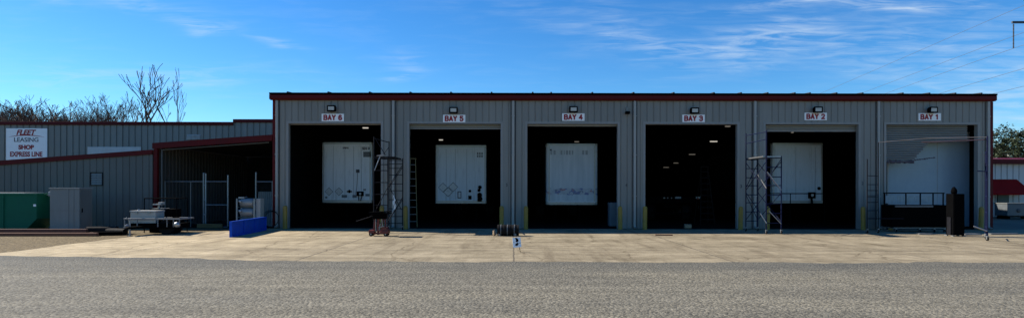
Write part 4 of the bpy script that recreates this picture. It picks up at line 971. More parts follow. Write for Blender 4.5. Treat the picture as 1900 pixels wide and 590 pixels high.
# blue one in front of BAY 2/3
bs = thing('rolling_scaffold', 'blue rolling scaffold tower on casters standing between BAY 3 and BAY 2', 'scaffold', (10.7, 25.3, 0), 0, 'rolling scaffolds in front of the shop')
o = Vector((-10.7, -25.3, 0))
fa, fbp = Vector((10.47, 24.4, 0)) + o, Vector((11.13, 24.5, 0)) + o
ra, rb_ = Vector((10.30, 26.1, 0)) + o, Vector((10.86, 26.2, 0)) + o
rz_ = [.45, .85, 1.25, 1.6, 2.0, 2.35, 2.75, 3.14]
end_frame(bs, fa, fbp, 4.28, 3.22, M['bluescaf'], rz_, r=.026)
end_frame(bs, ra, rb_, 4.30, 3.22, M['bluescaf'], rz_, r=.024)
V = lambda x, y, z: Vector((x, y, z))
m_ = MB(); m_.box(-.36, .40, -.85, .90, 3.16, 3.21, .006); m_.build('platform', M['alu'], bs)
m_ = MB(); m_.tube(fa + V(0, 0, 3.9), ra + V(0, 0, 3.85), .018); m_.tube(fa + V(0, 0, 4.2), ra + V(0, 0, 4.2), .016); m_.build('guard_rail', M['bluescaf'], bs)
brace(bs, fa + V(.02, -.03, 2.55), fbp + V(-.02, -.03, 1.82), M['alu'], .024)
brace(bs, ra + V(.35, -.3, 2.55), fa + V(-.02, -.03, 1.9), M['alu'], .020)
brace(bs, fa + V(.1, -.03, .95), fbp + V(-.02, -.03, .42), M['alu'], .020)
brace(bs, fa + V(-.2, .1, .85), fa + V(-.0, -.03, .45), M['alu'], .020)
for z in (.5, 1.8):
    brace(bs, fa + V(0, 0, z), ra + V(0, 0, z + 1.2), M['bluescaf']); brace(bs, ra + V(0, 0, z), fa + V(0, 0, z + 1.2), M['bluescaf'])
    brace(bs, fbp + V(0, 0, z), rb_ + V(0, 0, z + 1.2), M['bluescaf']); brace(bs, rb_ + V(0, 0, z), fbp + V(0, 0, z + 1.2), M['bluescaf'])
brace(bs, ra + V(0, 0, 1.9), rb_ + V(0, 0, 3.0), M['bluescaf']); brace(bs, rb_ + V(0, 0, .5), ra + V(0, 0, 1.6), M['bluescaf'])
brace(bs, fa + V(0, 0, 2.2), fbp + V(0, 0, 3.1), M['bluescaf'])

# dark one at BAY 6
ds_ = thing('rolling_scaffold', 'dark grey rolling scaffold tower behind the red jack at BAY 6', 'scaffold', (-5.4, 25.6, 0), 0, 'rolling scaffolds in front of the shop')
o = Vector((5.4, -25.6, 0))
fa, fbp = V(-5.80, 24.9, 0) + o, V(-5.22, 24.9, 0) + o
ra, rb_ = V(-5.50, 26.5, 0) + o, V(-4.89, 26.5, 0) + o
end_frame(ds_, fa, fbp, 4.02, 3.2, M['darkscaf'], [.4, .75, 1.15, 1.6, 2.1, 2.6, 2.85, 3.1], r=.024)
end_frame(ds_, ra, rb_, 3.95, 3.2, M['darkscaf'], [.3, .6, .95, 1.35, 1.75, 2.05, 2.45, 2.75, 2.95, 3.1], r=.022)
m_ = MB(); m_.box(-.38, .45, -.65, .92, 3.14, 3.19, .006); m_.build('platform', M['darkscaf'], ds_)
m_ = MB(); m_.tube(fa + V(0, 0, 3.95), ra + V(0, 0, 3.9), .02); m_.build('guard_rail', M['darkscaf'], ds_)
brace(ds_, fa + V(.28, 0, 3.25), fa + V(.02, 0, 2.6), M['alu'], .022); brace(ds_, fa + V(.12, 0, 3.22), fa + V(.42, 0, 3.25), M['alu'], .022)
brace(ds_, fa + V(.08, 0, 3.9), fbp + V(-.1, 0, 3.25), M['darkscaf']); brace(ds_, ra + V(.0, 0, 3.7), fa + V(.3, 0.3, 3.25), M['darkscaf'])
for z in (.45, 1.9):
    brace(ds_, fbp + V(0, 0, z), rb_ + V(0, 0, z + 1.0), M['darkscaf']); brace(ds_, ra + V(0, 0, z), rb_ + V(0, 0, z + .9), M['darkscaf'])
brace(ds_, ra + V(.05, 0, 1.85), rb_ + V(-.05, 0, .9), M['darkscaf']); brace(ds_, fa + V(0, 0, .8), fbp + V(0, 0, 1.9), M['darkscaf'])
m_ = MB(); pts = [V(.12, .86, 1.55), V(.16, .84, 1.35), V(.10, .84, 1.22), V(.17, .84, 1.05), V(.13, .84, .9)]; m_.path(pts, .018); pts = [p + V(.05, 0, .02) for p in pts[1:]]; m_.path(pts, .014)
m_.build('rope', M['white'], ds_)

# long one at BAY 1
ls_ = thing('rolling_scaffold', 'long blue scaffold frame spanning BAY 1 with one wheel out on the apron', 'scaffold', (16.4, 23.5, 0), 0, 'rolling scaffolds in front of the shop')
o = V(-16.4, -23.5, 0)
fa, fbp = V(17.20, 21.45, 0) + o, V(17.98, 22.5, 0) + o
ra, rb_ = V(14.98, 25.0, 0) + o, V(15.60, 25.25, 0) + o
end_frame(ls_, fa, fbp, 3.78, 3.3, M['bluescaf'], [.45, 1.0, 1.6, 2.2, 2.75, 3.2], r=.026)
end_frame(ls_, ra, rb_, 3.12, 3.86, M['darkscaf'], [.62, .95, 1.3, 1.52, 1.58, 1.8, 2.05, 2.42], r=.022)
m_ = MB(); m_.path([rb_ + V(0, 0, 3.84), rb_ * .5 + fa * .5 + V(0, 0, 3.86), fa + V(0, 0, 3.74)], .016); m_.build('guard_rail', M['greyrail'], ls_)
m_ = MB()
p0, p1 = rb_ * .55 + fa * .45 + V(0, 0, 3.70), fa + V(-.02, .05, 3.64)
dd = (p1 - p0); nn = Vector((-dd.y, dd.x, 0)).normalized() * .09
for k, (za, zb2) in enumerate(((0, .03),)):
    q = [p0 - nn, p1 - nn, p1 + nn, p0 + nn]
    vs = [m_.bm.verts.new(v + V(0, 0, za)) for v in q] + [m_.bm.verts.new(v + V(0, 0, zb2)) for v in q]
    for i in range(4): m_.bm.faces.new((vs[i], vs[(i + 1) % 4], vs[4 + (i + 1) % 4], vs[4 + i]))
    m_.bm.faces.new(vs[:4][::-1]); m_.bm.faces.new(vs[4:])
m_.build('plank', mat('mauve_plank', (.032, .022, .034), .8, 0, .3, 4, spec=.1), ls_)
brace(ls_, fa + V(-.02, -.02, .35), V(16.82, 21.6, .52) + o, M['alu'], .025)
brace(ls_, ra + V(0, 0, .62), rb_ + V(.9, -.3, .62), M['darkscaf'], .018)
brace(ls_, fa + V(0, 0, 2.5), fa + V(-.28, .1, 2.52), M['bluescaf'], .02)

# ------------------------------------------------------------------ apron things
# red transmission jack
JY = 23.1
jk = thing('transmission_jack', 'red wheeled transmission jack with a dark slatted top and long handle', 'jack', ((706 - 950) * JY / F, JY, 0))
m_ = MB(); m_.box(-.42, -.20, -.18, .18, .12, .24, .015); m_.box(.02, .34, -.2, .2, .10, .22, .015); m_.box(-.30, .28, -.06, .06, .07, .14, .01)
m_.prism([(.0, .22), (.34, .22), (.26, .34), (.1, .34)], -.15, .15, 'y'); m_.build('base', M['redjack'], jk)
m_ = MB(); m_.box(-.12, -.04, -.05, .05, .05, .72, .012); m_.box(.17, .215, -.05, .05, .22, .80, .01)
m_.prism([(-.0, .3), (.04, .3), (.16, .78), (.12, .78)], -.05, .05, 'y'); m_.prism([(-.22, .85), (-.16, .85), (-.24, .24), (-.30, .24)], .02, .08, 'y'); m_.build('mast', M['redjack'], jk)
m_ = MB(); m_.tube((-.16, -.09, .16), (-.16, -.09, .70), .014); m_.tube((.10, -.1, .4), (.06, -.1, .82), .016); m_.tube((-.05, -.12, .33), (.18, -.12, .40), .018); m_.tube((-.03, -.12, .22), (.02, -.12, .5), .012); m_.build('ram', M['galv'], jk)
m_ = MB()
for k in range(7): m_.box(-.38 + k * .115, -.38 + k * .115 + .075, -.3, .3, .90 + k * .006, .94 + k * .006, .006)
m_.box(-.38, .39, -.3, -.24, .86, .899); m_.box(-.38, .39, .24, .3, .86, .899); m_.box(-.3, .24, -.12, .12, .66, .858, .02); m_.build('top_plate', M['black'], jk)
m_ = MB(); m_.tube((-.28, -.1, .78), (-.90, -.18, .58), .018); m_.build('handle', M['darkscaf'], jk)
for x, y_ in ((-.33, -.14), (-.33, .14), (.24, -.16), (.24, .16)):
    wheel('wheel', (x, y_, .085), (.25, 1, 0), .085, .05, jk, M['rubber'], M['alu'])
# black strapped roll
ry = 23.3
rl = thing('rolled_mat', 'black rubber roll bound with pale bands on the apron near BAY 5', 'roll', ((943 - 950) * ry / F, ry, 0), R(-3))
m_ = MB(); prof = []
for k in range(13):
    x = -.42 + k * .07; prof.append((x, .215 + .008 * math.sin(k * 2.1)))
prof = [(-.425, .06)] + prof + [(.425, .06)]
m_.lathe((0, 0, .222), (1, 0, 0), prof, 24); m_.build('roll', M['rubber'], rl)
for x in (-.28, -.02, .25):
    m_ = MB(); m_.lathe((x, 0, .222), (1, 0, 0), [(-.018, .20), (-.018, .228), (.018, .228), (.018, .20)], 24); m_.build('band', M['faded'], rl)
m_ = MB(); m_.lathe((-.56, -.05, .12), (.9, .3, 0), [(-.04, .07), (-.03, .115), (.03, .115), (.04, .07)], 16); m_.build('spool', M['card'], rl)
m_ = MB(); m_.lathe((-.33, -.20, .05), (0, -1, 0), [(-.02, .05), (.03, .04)], 10); m_.lathe((.28, -.2, .06), (.4, -1, 0), [(-.02, .06), (.03, .05)], 10); m_.tube((.42, 0, .2), (.66, .1, .04), .02); m_.build('hook', M['dullgalv'], rl)
# small stake sign
sk = thing('stake_sign', 'small white card with black marks tilted on a thin wire stake in the concrete', 'sign', ((966 - 950) * 17.3 / F, 17.3, 0), R(4))
m_ = MB(); m_.tube((0, 0, 0), (-.05, .03, .20), .007); m_.build('stake', M['black'], sk)
m_ = MB(); m_.box(-.125, .115, -.006, .006, -.145, .145, .002); bd = m_.build('card', M['white'], sk, (-.10, .03, .285)); bd.rotation_euler = (R(-12), R(-5), 0)
m_ = MB(); m_.prism([(-.04, .03), (.0, .0), (.05, .04), (.04, .09), (-.01, .14), (-.05, .12), (-.02, .07)], -.010, -.0065, 'y'); m_.prism([(-.06, -.09), (.0, -.10), (.04, -.05), (.035, -.01), (-.02, -.02), (-.055, -.05)], -.010, -.0065, 'y')
m_.box(.06, .10, -.009, -.0065, -.03, -.015); m_.box(-.10, -.085, -.009, -.0065, -.01, .02); m_.build('mark', M['black'], bd)
# stick on the apron
m_ = MB(); m_.box(-.34, .34, -.03, .03, 0, .05, .008); o = m_.build('wood_stick', M['wood'], None, ((1232 - 950) * 23.6 / F, 23.6, .0)); o.rotation_euler.z = R(-8)
tag(o, 'short dark stick of wood lying on the apron in front of BAY 3', 'wood')
# BAY 1 foreground: black rolling bench + tall cabinet
wy = 25.6; wk = wy / F
wb = thing('rolling_bench', 'long black steel work bench with an upper rail of panes standing before BAY 1', 'bench', ((1706 - 950) * wk, wy, 0))
def wx(px): return (px - 1706) * wk
def wz(py): return H - (py - 350) * wk
m_ = MB(); m_.box(wx(1656), wx(1761), 0, .8, .22, wz(379), .012); m_.build('body', M['black'], wb)
m_ = MB()
for px in (1650, 1690, 1717, 1741, 1760): m_.box(wx(px) - .018, wx(px) + .018, .3, .34, wz(379) + .001, wz(357))
m_.box(wx(1648), wx(1762), .29, .345, wz(358), wz(356)); m_.box(wx(1648), wx(1655.5), .29, .33, wz(378), wz(376.5)); m_.build('rail', M['black'], wb)
m_ = MB()
for a_, b_ in ((1652, 1671), (1673, 1688), (1692, 1715), (1719, 1739)): m_.box(wx(a_), wx(b_), .325, .335, wz(376), wz(362), .003)
m_.build('pane', M['glassblue'], wb)
m_ = MB(); m_.box(wx(1660), wx(1730), -.004 - .05, -.002, wz(383), wz(379.5)); m_.build('front_strip', M['faded'], wb)
for px in (1664, 1708, 1735, 1754): caster((wx(px), -.0 + .05, 0), wb, r=.07)
m_ = MB(); m_.box(wx(1660), wx(1758), .06, .75, .15, .218); m_.build('shelf', M['dullgalv'], wb)
ty = 23.6
tc_ = thing('tall_cabinet', 'narrow tall black cabinet with a rounded knob on top in front of BAY 1', 'cabinet', ((1772.5 - 950) * ty / F, ty, 0))
m_ = MB(); m_.box(-.225, .225, -.2, .2, .04, 1.68, .015); m_.build('body', M['black'], tc_)
m_ = MB(); m_.box(-.2, .2, -.212, -.202, .1, 1.62, .003); m_.build('door', M['black'], tc_)
m_ = MB(); m_.lathe((-.05, 0, 1.681), (0, 0, 1), [(0, .09), (.08, .11), (.18, .09), (.26, .04), (.28, 0)], 16); m_.build('cap', M['black'], tc_, smooth=True)
m_ = MB(); m_.box(-.26, -.20, -.24, -.1, 0, .039); m_.box(.18, .24, -.24, -.1, 0, .039); m_.box(-.26, -.2, .1, .24, 0, .039); m_.box(.18, .24, .1, .24, 0, .039); m_.build('foot', M['dullgalv'], tc_)
m_ = MB(); m_.box(-.26, -.228, -.1, .1, .05, .75, .004); m_.build('side_strip', M['darkscaf'], tc_)
# loose plates and jack stands on the ground there
for k, (px, py, w_, d_, rz, m) in enumerate(((1800, 434, .75, .35, 6, 'dullgalv'), (1716, 433.5, .5, .2, -12, 'galv'), (1860, 433, 1.2, .25, 4, 'faded'))):
    Y_ = gY(py); m_ = MB(); m_.box(-w_ / 2, w_ / 2, -d_ / 2, d_ / 2, 0, .05, .01)
    o = m_.build('steel_plate', M[m], None, ((px - 950) * Y_ / F, Y_, 0)); o.rotation_euler.z = R(rz)
    tag(o, ['flat grey steel plate on the apron between the tall black cabinet and the scaffold wheel', 'small bright steel plate on the apron below the black bench', 'long pale plate on the ground beyond the right end of the shop'][k], 'plate')

# ------------------------------------------------------------------ right side background
QY = 40.0; qk = QY / F
rr_ = thing('office_building', 'low pale ribbed metal building with dark red roof edge beyond the right end', 'building', (38, QY, 0))
oq = V(-38, -QY, 0)
m_ = MB(); m_.ribbed(24, 60, 0, 3.7, lambda u, d: (u, QY + d), .40, .07, .05, .05); m_.box(24, 60, QY + .06, 52, 0, 3.68); m_.build('wall', M['siding_far'], rr_, shift=oq)
m_ = MB(); m_.prism([(23.9, 3.62), (60.1, 3.40), (60.1, 3.68), (23.9, 3.93)], QY - .35, QY - .004, 'y'); m_.prism([(QY - .3, 3.80), (QY + 6, 4.3), (52.2, 3.75), (52.2, 3.69), (QY - .3, 3.69)], 24.0, 60, 'x'); m_.build('roof', M['red'], rr_, shift=oq)
ax0, ax1 = (1846 - 950) * qk, (1886 - 950) * qk
m_ = MB()
zt_, zb_ = H + 19 * qk, H - 8 * qk
z_hi = zt_ + .0
A1 = [V(ax0 - 2.2, QY - .01, z_hi), V(ax1, QY - .01, z_hi), V(ax1 + .35, QY - 1.0, zb_), V(ax0 - 2.4, QY - 1.0, zb_)]
B1 = [v + V(0, .03, -.06) for v in A1]
vs = [m_.bm.verts.new(v) for v in A1 + B1]
for i in range(4): m_.bm.faces.new((vs[i], vs[(i + 1) % 4], vs[4 + (i + 1) % 4], vs[4 + i]))
m_.bm.faces.new(vs[:4]); m_.bm.faces.new(vs[4:][::-1])
m_.poly([V(ax1, QY - .02, z_hi), V(ax1 + .35, QY - 1.0, zb_), V(ax1 + .35, QY - .02, zb_)])
m_.build('awning', M['awning'], rr_, shift=oq)
m_ = MB(); m_.box((1850 - 950) * qk, (1871 - 950) * qk, QY - .06, QY - .003, 0, zb_ - .05, .006); m_.build('door', M['greendoor'], rr_, shift=oq)
# white box body / tank on legs
ay = 37.5; ak = ay / F
ac = thing('generator_set', 'pale boxed unit on a dark frame beneath the red awning', 'generator', ((1890 - 950) * ak, ay, -.03))
m_ = MB(); m_.box((1869 - 1890) * ak, (1925 - 1890) * ak, 0, 1.0, H - 48 * ak, H - 26 * ak, .03); m_.build('body', mat('shaded_grey_paint', (.085, .095, .10), .5, 0, .15, 3), ac)  # shade put into the colour: paint darker than the pale unit itself
m_ = MB(); m_.box((1869 - 1890) * ak - .03, (1925 - 1890) * ak + .03, -.03, 1.03, H - 26 * ak + .002, H - 24 * ak, .01); m_.build('lid', M['cabside'], ac)
m_ = MB(); m_.box((1873 - 1890) * ak, (1922 - 1890) * ak, .1, .9, .15, H - 48 * ak - .003)
for px in (1874, 1919): m_.box((px - 1890) * ak - .06, (px - 1890) * ak + .06, .05, .95, 0, .149)
m_.build('frame', M['black'], ac)
m_ = MB(); m_.lathe((0, -.001, H - 38 * ak), (0, -1, 0), [(0, .12), (.03, .12), (.05, .08)], 16); m_.build('gauge', M['ink'], ac)

# ------------------------------------------------------------------ trees
def bare_tree(label, px, Y, hgt, seed, levels=5, spread=.55, r0=.16, twigr=.012, kids=(2, 3), lean=0.0, ratio=(.62, .85), group='bare trees behind the rear building', trunk_frac=.35, upright=.15, hw=None):
    rnd = random.Random(seed)
    t = thing('bare_tree', label, 'tree', ((px - 950) * Y / F, Y, -.03), 0, group)
    tr = MB(); cw = MB()
    top_z = hgt * trunk_frac
    pts = [V(0, 0, 0)]
    for k in range(1, 4): pts.append(V(lean * k / 3 * top_z + rnd.uniform(-.1, .1), rnd.uniform(-.1, .1), top_z * k / 3))
    for i, (a, b) in enumerate(zip(pts, pts[1:])): tr.tube(a, b, r0 * (1 - .12 * i), r0 * (1 - .12 * (i + 1)), 7)
    tr.build('trunk', M['bark'], t)
    rem = hgt - top_z
    l0 = rem / sum(.78 ** k for k in range(levels)) * 1.12
    def grow(p, d, ln, r, lev):
        segs = 3 if lev > 1 else 2; q = p; dd = d.copy()
        for s in range(segs):
            dd = (dd + V(rnd.uniform(-.22, .22), rnd.uniform(-.22, .22), rnd.uniform(-.08, .22))).normalized()
            n = q + dd * ln / segs
            ra_ = r * (1 - .3 * s / segs); rb2 = r * (1 - .3 * (s + 1) / segs)
            cw.tube(q, n, max(ra_, twigr), max(rb2, twigr), 5 if r > .04 else 3, cap=False); q = n
            if lev < levels - 1 and s < segs - 1 and rnd.random() < .55:
                a = rnd.uniform(0, 2 * math.pi); o_ = V(math.cos(a), math.sin(a), rnd.uniform(0, .6)) * (spread * 1.3)
                grow(q, (dd + o_).normalized(), ln * rnd.uniform(.4, .7), r * .5, lev + 1)
        if lev >= levels: return
        for k in range(rnd.randint(*kids)):
            a = rnd.uniform(0, 2 * math.pi); o_ = V(math.cos(a), math.sin(a), upright) * rnd.uniform(.5, 1.0) * spread
            grow(q, (dd + o_).normalized(), ln * rnd.uniform(*ratio), r * rnd.uniform(.58, .72), lev + 1)
    for k in range(rnd.randint(2, 3)):
        a = rnd.uniform(0, 2 * math.pi)
        grow(pts[-1], (V(math.cos(a) * .4 + lean, math.sin(a) * .4, 1)).normalized(), l0, r0 * .62, 1)
    mz = max(v.co.z for v in cw.bm.verts); ax_ = sorted(abs(v.co.x - pts[-1].x) for v in cw.bm.verts); mw = ax_[int(len(ax_) * .9)]
    kz = (hgt - top_z) / (mz - top_z); kw = hw / mw if hw else kz
    for v in cw.bm.verts:
        v.co.z = top_z + (v.co.z - top_z) * kz
        f_ = kw; v.co.x = pts[-1].x + (v.co.x - pts[-1].x) * f_; v.co.y = pts[-1].y + (v.co.y - pts[-1].y) * f_
    cw.build('crown', M['twig'], t)
    return t
bare_tree('tallest bare tree with steep forked limbs above the rear building roof', 268, 62, 14.8, 5, 5, .5, .22, .027, (2, 2), 0.0, (.65, .9), upright=.6, trunk_frac=.46, hw=2.2)
bare_tree('tall thin bare tree standing apart, right of the tallest one', 322, 62, 14.6, 23, 5, .55, .18, .025, (1, 2), 0.0, (.65, .9), upright=.6, trunk_frac=.46, hw=1.9)
bare_tree('leaning bare tree left of the tallest forked one', 238, 63, 12.0, 9, 5, .55, .15, .024, (2, 2), -.05, (.7, .9), trunk_frac=.4, hw=1.9)
for lab, px, hg, sd, lv, hw in (
    ('bushy twiggy bare tree with a broad rounded top over the middle of the roof', 160, 12.8, 33, 6, 3.2),
    ('broad twiggy bare tree just left of the roundest crown', 122, 11.7, 12, 6, 2.8),
    ('twiggy bare tree over the roof between the sign and the broad crowns', 92, 11.0, 81, 6, 2.6),
    ('twiggy bare tree peeping over the roof behind the company sign', 60, 11.5, 44, 6, 2.8),
    ('twiggy bare tree at the left edge of the picture', 18, 12.5, 17, 6, 2.9),
    ('low thin bare tree between the leaning tree and the rounded crown', 200, 11.9, 51, 6, 2.6),
    ('bare tree just outside the left edge of the yard', -30, 12.2, 71, 6, 2.8)):
    bare_tree(lab, px, 66 + sd % 4, hg, sd, lv, .66, .18, .0145, (2, 3) if sd in (33, 17, 44) else (2, 2), hw=hw, upright=.2, trunk_frac=.40)
bare_tree('small bare sapling right under the tallest tree', 252, 66, 10.6, 61, 6, .5, .12, .012, (2, 2), hw=1.8)
# brush that reads as one brown mass behind the roof
bm_ = MB(); rnd = random.Random(4)
for k in range(3200):
    px = rnd.uniform(-60, 262); Yk = rnd.uniform(70, 76)
    hmax = 10.9 + .6 * math.sin(px * .045) + .7 * math.sin(px * .13 + 1) - (0 if px < 190 else (px - 190) * .035)
    x_ = (px - 950) * Yk / F; hh = hmax * rnd.uniform(.78, 1.0)
    d_ = V(rnd.uniform(-.4, .4), rnd.uniform(-.2, .2), 1)
    b0_ = V(x_, Yk, hh - rnd.uniform(2, 4)); m0 = b0_ + d_ * (hh - b0_.z) * .5; e_ = m0 + (d_ + V(rnd.uniform(-.5, .5), 0, 0)) * (hh - m0.z)
    bm_.tube(V(x_, Yk, 0) if k % 12 == 0 else b0_ - V(0, 0, 1), b0_, .03, .022, 3, cap=False); bm_.tube(b0_, m0, .022, .016, 3, cap=False); bm_.tube(m0, e_, .016, .01, 3, cap=False)
    for q in range(2):
        s_ = b0_.lerp(m0, rnd.random()); bm_.tube(s_, s_ + V(rnd.uniform(-.7, .7), 0, rnd.uniform(.3, 1.0)), .012, .008, 3, cap=False)
tag(bm_.build('brush', M['twig']), 'brown leafless brush massed behind the rear building', 'brush', kind='stuff')

def leafy_tree(label, px, Y, z0, z1, hw, seed, leaves=7000):
    rnd = random.Random(seed)
    t = thing('leafy_tree', label, 'tree', ((px - 950) * Y / F, Y, -.03), 0, 'leafy trees at the right')
    tr = MB(); tr.tube((0, 0, 0), (.1, 0, z0 + 1.5), .32, .2, 9)
    clumps = []
    for k in range(60):
        while True:
            u = V(rnd.uniform(-1, 1), rnd.uniform(-1, 1), rnd.uniform(-1, 1))
            if .25 < u.length < 1: break
        c = V(u.x * hw * .86, u.y * hw * .86, (z0 + z1) / 2 + u.z * (z1 - z0) / 2 * .86); clumps.append((c, rnd.uniform(.4, .85)))
        if k % 3 == 0: tr.tube((.1, 0, z0 + rnd.uniform(.2, 1.6)), c, .07, .02, 5, cap=False)
    tr.build('trunk', M['bark'], t)
    lf = MB()
    for k in range(leaves):
        c, r = rnd.choice(clumps)
        p = c + V(rnd.gauss(0, .5), rnd.gauss(0, .5), rnd.gauss(0, .42)) * r
        a = V(rnd.uniform(-1, 1), rnd.uniform(-1, 1), rnd.uniform(-.6, .6)).normalized(); b = a.cross(V(rnd.uniform(-1, 1), rnd.uniform(-1, 1), 1)).normalized()
        s = rnd.uniform(.09, .17)
        lf.poly([p - a * s, p + b * s * .5, p + a * s, p - b * s * .5])
    lf.build('crown', M['leaf'], t)
leafy_tree('dark green leafy tree above the low red roofed building at the right edge', 1885, 58, 3.6, 8.7, 3.1, 3, 6500)
leafy_tree('second leafy tree just past the right edge, lower and farther', 1975, 64, 3.4, 8.2, 3.6, 8, 4000)
leafy_tree('lower leafy tree tucked behind the right end of the shop', 1835, 60, 3.0, 6.2, 2.2, 14, 2500)

# ------------------------------------------------------------------ power line
TY = 90.0
pl = thing('utility_tower', 'dark steel crossarm of a power line tower with a hanging insulator at the upper right', 'tower', ((1920 - 950) * TY / F + 4, TY, -.03))
ox = pl.location.x
m_ = MB(); m_.tube((0, 0, 0), (0, 0, 32), .35, .22, 12); m_.build('mast', M['steelpole'], pl)
a = P(1877, 40, TY)
m_ = MB(); m_.box(a.x - ox, 0, -.12, .12, a.z - .16, a.z + .16, .02); m_.build('crossarm', M['steelpole'], pl)
ib = P(1880, 88, TY)
m_ = MB(); prof = []
n_ = 18
for k in range(n_): 
    h_ = (a.z - .16 - ib.z) * k / n_; prof += [(h_, .07), (h_ + .06, .12), (h_ + .11, .07)]
m_.lathe((ib.x - ox, 0, ib.z), (0, 0, 1), prof, 10); m_.build('insulator', M['steelpole'], pl)
dirx = 98 / F
def wire(label, X, Z, Y0, Y1, sag):
    m_ = MB(); pts = []
    n = 40
    for k in range(n + 1):
        u = k / n; Y = Y0 + (Y1 - Y0) * u
        pts.append(V(X + dirx * (Y - TY), Y, Z - sag * math.sin(math.pi * min(1, max(0, (Y - TY) / (Y1 - TY)))) - sag * .12 * (math.sin(math.pi * max(0, (TY - Y)) / 60))))
    for p, q in zip(pts, pts[1:]): m_.tube(p - V(X, TY, 0), q - V(X, TY, 0), .034, n=5, cap=False)
    tag(m_.build('power_line', M['wire'], None, (X, TY, 0)), label, 'power line', 'overhead power lines at the right')
for label, (px, py), sag in (('highest power line, running from the top right corner down behind the shop roof', (1900, 8), 3.0), ('second highest power line, passing just under the crossarm end', (1900, 58), 3.0),
                             ('power line held by the hanging insulator', (1880, 88), 3.4), ('second lowest power line at the right', (1900, 125), 3.2), ('lowest power line at the right, just above the shop roof end', (1900, 158), 2.2)):
    p = P(px, py, TY); wire(label, p.x, p.z, 62, 420, sag)

# ------------------------------------------------------------------ sky, sun, camera
SUN = Vector((-8.3, 2.7, 6.1)).normalized()
elev = math.asin(SUN.z); az = math.atan2(SUN.x, SUN.y)
wd = bpy.data.worlds.new('World'); scene.world = wd; wd.use_nodes = True
nt = wd.node_tree; N = nt.nodes; L = nt.links
bg = N['Background']; bg.inputs['Strength'].default_value = .062
sky = N.new('ShaderNodeTexSky'); sky.sky_type = 'NISHITA'; sky.sun_disc = False
sky.sun_elevation = elev; sky.sun_rotation = az; sky.altitude = 100; sky.air_density = 1.0; sky.dust_density = .15; sky.ozone_density = 2.5
hs = N.new('ShaderNodeHueSaturation'); hs.inputs['Saturation'].default_value = 1.32; hs.inputs['Value'].default_value = 1.0
L.new(sky.outputs[0], hs.inputs['Color'])
tint = N.new('ShaderNodeMixRGB'); tint.blend_type = 'MULTIPLY'; tint.inputs['Fac'].default_value = 1; tint.inputs['Color2'].default_value = (.66, 1.03, 1.30, 1); L.new(hs.outputs[0], tint.inputs['Color1'])
tc = N.new('ShaderNodeTexCoord'); sep = N.new('ShaderNodeSeparateXYZ'); L.new(tc.outputs['Generated'], sep.inputs[0])
def math_(op, a, b=None, c=None):
    n = N.new('ShaderNodeMath'); n.operation = op
    for i, v in enumerate((a, b, c)):
        if v is None: continue
        if isinstance(v, (int, float)): n.inputs[i].default_value = v
        else: L.new(v, n.inputs[i])
    return n.outputs[0]
yy = math_('MAXIMUM', sep.outputs['Y'], .05)
u = math_('DIVIDE', sep.outputs['X'], yy); v = math_('DIVIDE', sep.outputs['Z'], yy)
cmb = N.new('ShaderNodeCombineXYZ'); L.new(u, cmb.inputs[0]); L.new(v, cmb.inputs[1])
def cnoise(scale, stretch, det, rough, dist=0.0, loc=(0, 0, 0), rot=0):
    mp = N.new('ShaderNodeMapping'); mp.inputs['Scale'].default_value = stretch; mp.inputs['Location'].default_value = loc; mp.inputs['Rotation'].default_value = (0, 0, rot)
    L.new(cmb.outputs[0], mp.inputs['Vector'])
    n = N.new('ShaderNodeTexNoise'); n.inputs['Scale'].default_value = scale; n.inputs['Detail'].default_value = det; n.inputs['Roughness'].default_value = rough; n.inputs['Distortion'].default_value = dist
    L.new(mp.outputs[0], n.inputs['Vector']); return n.outputs['Fac']
warp = math_('MULTIPLY', math_('SUBTRACT', cnoise(5, (1, 2.5, 1), 3, .5), .5), .10)
v2 = math_('ADD', v, warp)
total = None
blobs = [(1150, 62, 130, 14, .55, .10), (1250, 88, 150, 12, .62, -.05), (1450, 88, 150, 12, .80, -.03), (1420, 62, 190, 10, .40, 0), (1540, 8, 190, 11, .8, -.04), (1660, 6, 160, 9, .7, 0), (1400, 125, 170, 9, .42, 0), (1750, 75, 260, 40, .38, 0), (1880, 200, 120, 60, .75, 0), (1700, 140, 200, 30, .22, 0),
         (370, 52, 60, 8, 1.1, .12), (515, 79, 40, 6, 1.2, .12), (200, 5, 120, 9, .8, .12), (250, 145, 320, 12, .5, -.02), (750, 130, 36, 10, .8, 0), (750, 103, 36, 6, .32, 0), (1000, 10, 240, 12, .22, .05)]
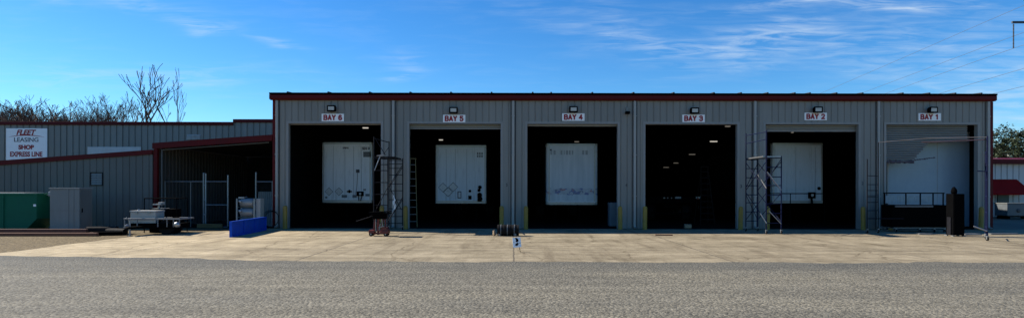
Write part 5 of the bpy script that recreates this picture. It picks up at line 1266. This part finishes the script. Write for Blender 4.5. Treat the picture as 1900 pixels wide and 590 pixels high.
for px, py, sx_, sy_, amt, tilt in blobs:
    u0, v0 = (px - 950) / F, (350 - py) / F
    du = math_('SUBTRACT', u, u0)
    a_ = math_('DIVIDE', du, sx_ / F)
    b_ = math_('DIVIDE', math_('ADD', math_('SUBTRACT', v2, v0), math_('MULTIPLY', du, tilt)), sy_ * 1.5 / F)
    d2 = math_('ADD', math_('MULTIPLY', a_, a_), math_('MULTIPLY', b_, b_))
    g_ = math_('MULTIPLY', math_('POWER', 2.718, math_('MULTIPLY', d2, -1.0)), amt)
    total = g_ if total is None else math_('ADD', total, g_)
fine = cnoise(9, (1.0, 8.5, 1), 9, .62, .6, rot=R(3))
fine2 = cnoise(3.5, (1, 4, 1), 6, .6, .4, (3, 1, 0))
den = math_('MULTIPLY', total, math_('MAXIMUM', math_('MULTIPLY_ADD', fine, 4.4, -1.75), 0.0))
thin = math_('MULTIPLY', math_('MAXIMUM', math_('MULTIPLY_ADD', math_('MULTIPLY', fine, fine2), 4, -1.0), 0), .16)
den = math_('ADD', den, thin)
den = math_('MINIMUM', math_('MULTIPLY', den, .46), .7)
front = math_('GREATER_THAN', sep.outputs['Y'], .12); den = math_('MULTIPLY', den, front)
mx = N.new('ShaderNodeMixRGB'); mx.inputs['Color2'].default_value = (5.6, 6.7, 7.8, 1); L.new(den, mx.inputs['Fac']); L.new(tint.outputs[0], mx.inputs['Color1'])
L.new(mx.outputs[0], bg.inputs['Color'])

sl = bpy.data.lights.new('sun', 'SUN'); sl.energy = 4.6; sl.angle = R(.5); sl.color = (1, .94, .84)
so = bpy.data.objects.new('sun', sl); col.objects.link(so); so.rotation_euler = SUN.to_track_quat('Z', 'Y').to_euler(); so.location = (-40, 20, 40)

cam = bpy.data.cameras.new('camera'); cam.sensor_width = 36; cam.lens = 36 * F / 1900; cam.shift_y = 55 / 1900; cam.clip_end = 3000; cam.clip_start = .1
co = bpy.data.objects.new('camera', cam); col.objects.link(co); co.location = (0, 0, H); co.rotation_euler = (R(90), R(-.10) , 0)
scene.camera = co
scene.view_settings.view_transform = 'Standard'; scene.view_settings.look = 'None'; scene.view_settings.exposure = 1.0; scene.view_settings.gamma = 1
scene.view_settings.use_curve_mapping = False
scene.render.engine = 'CYCLES'
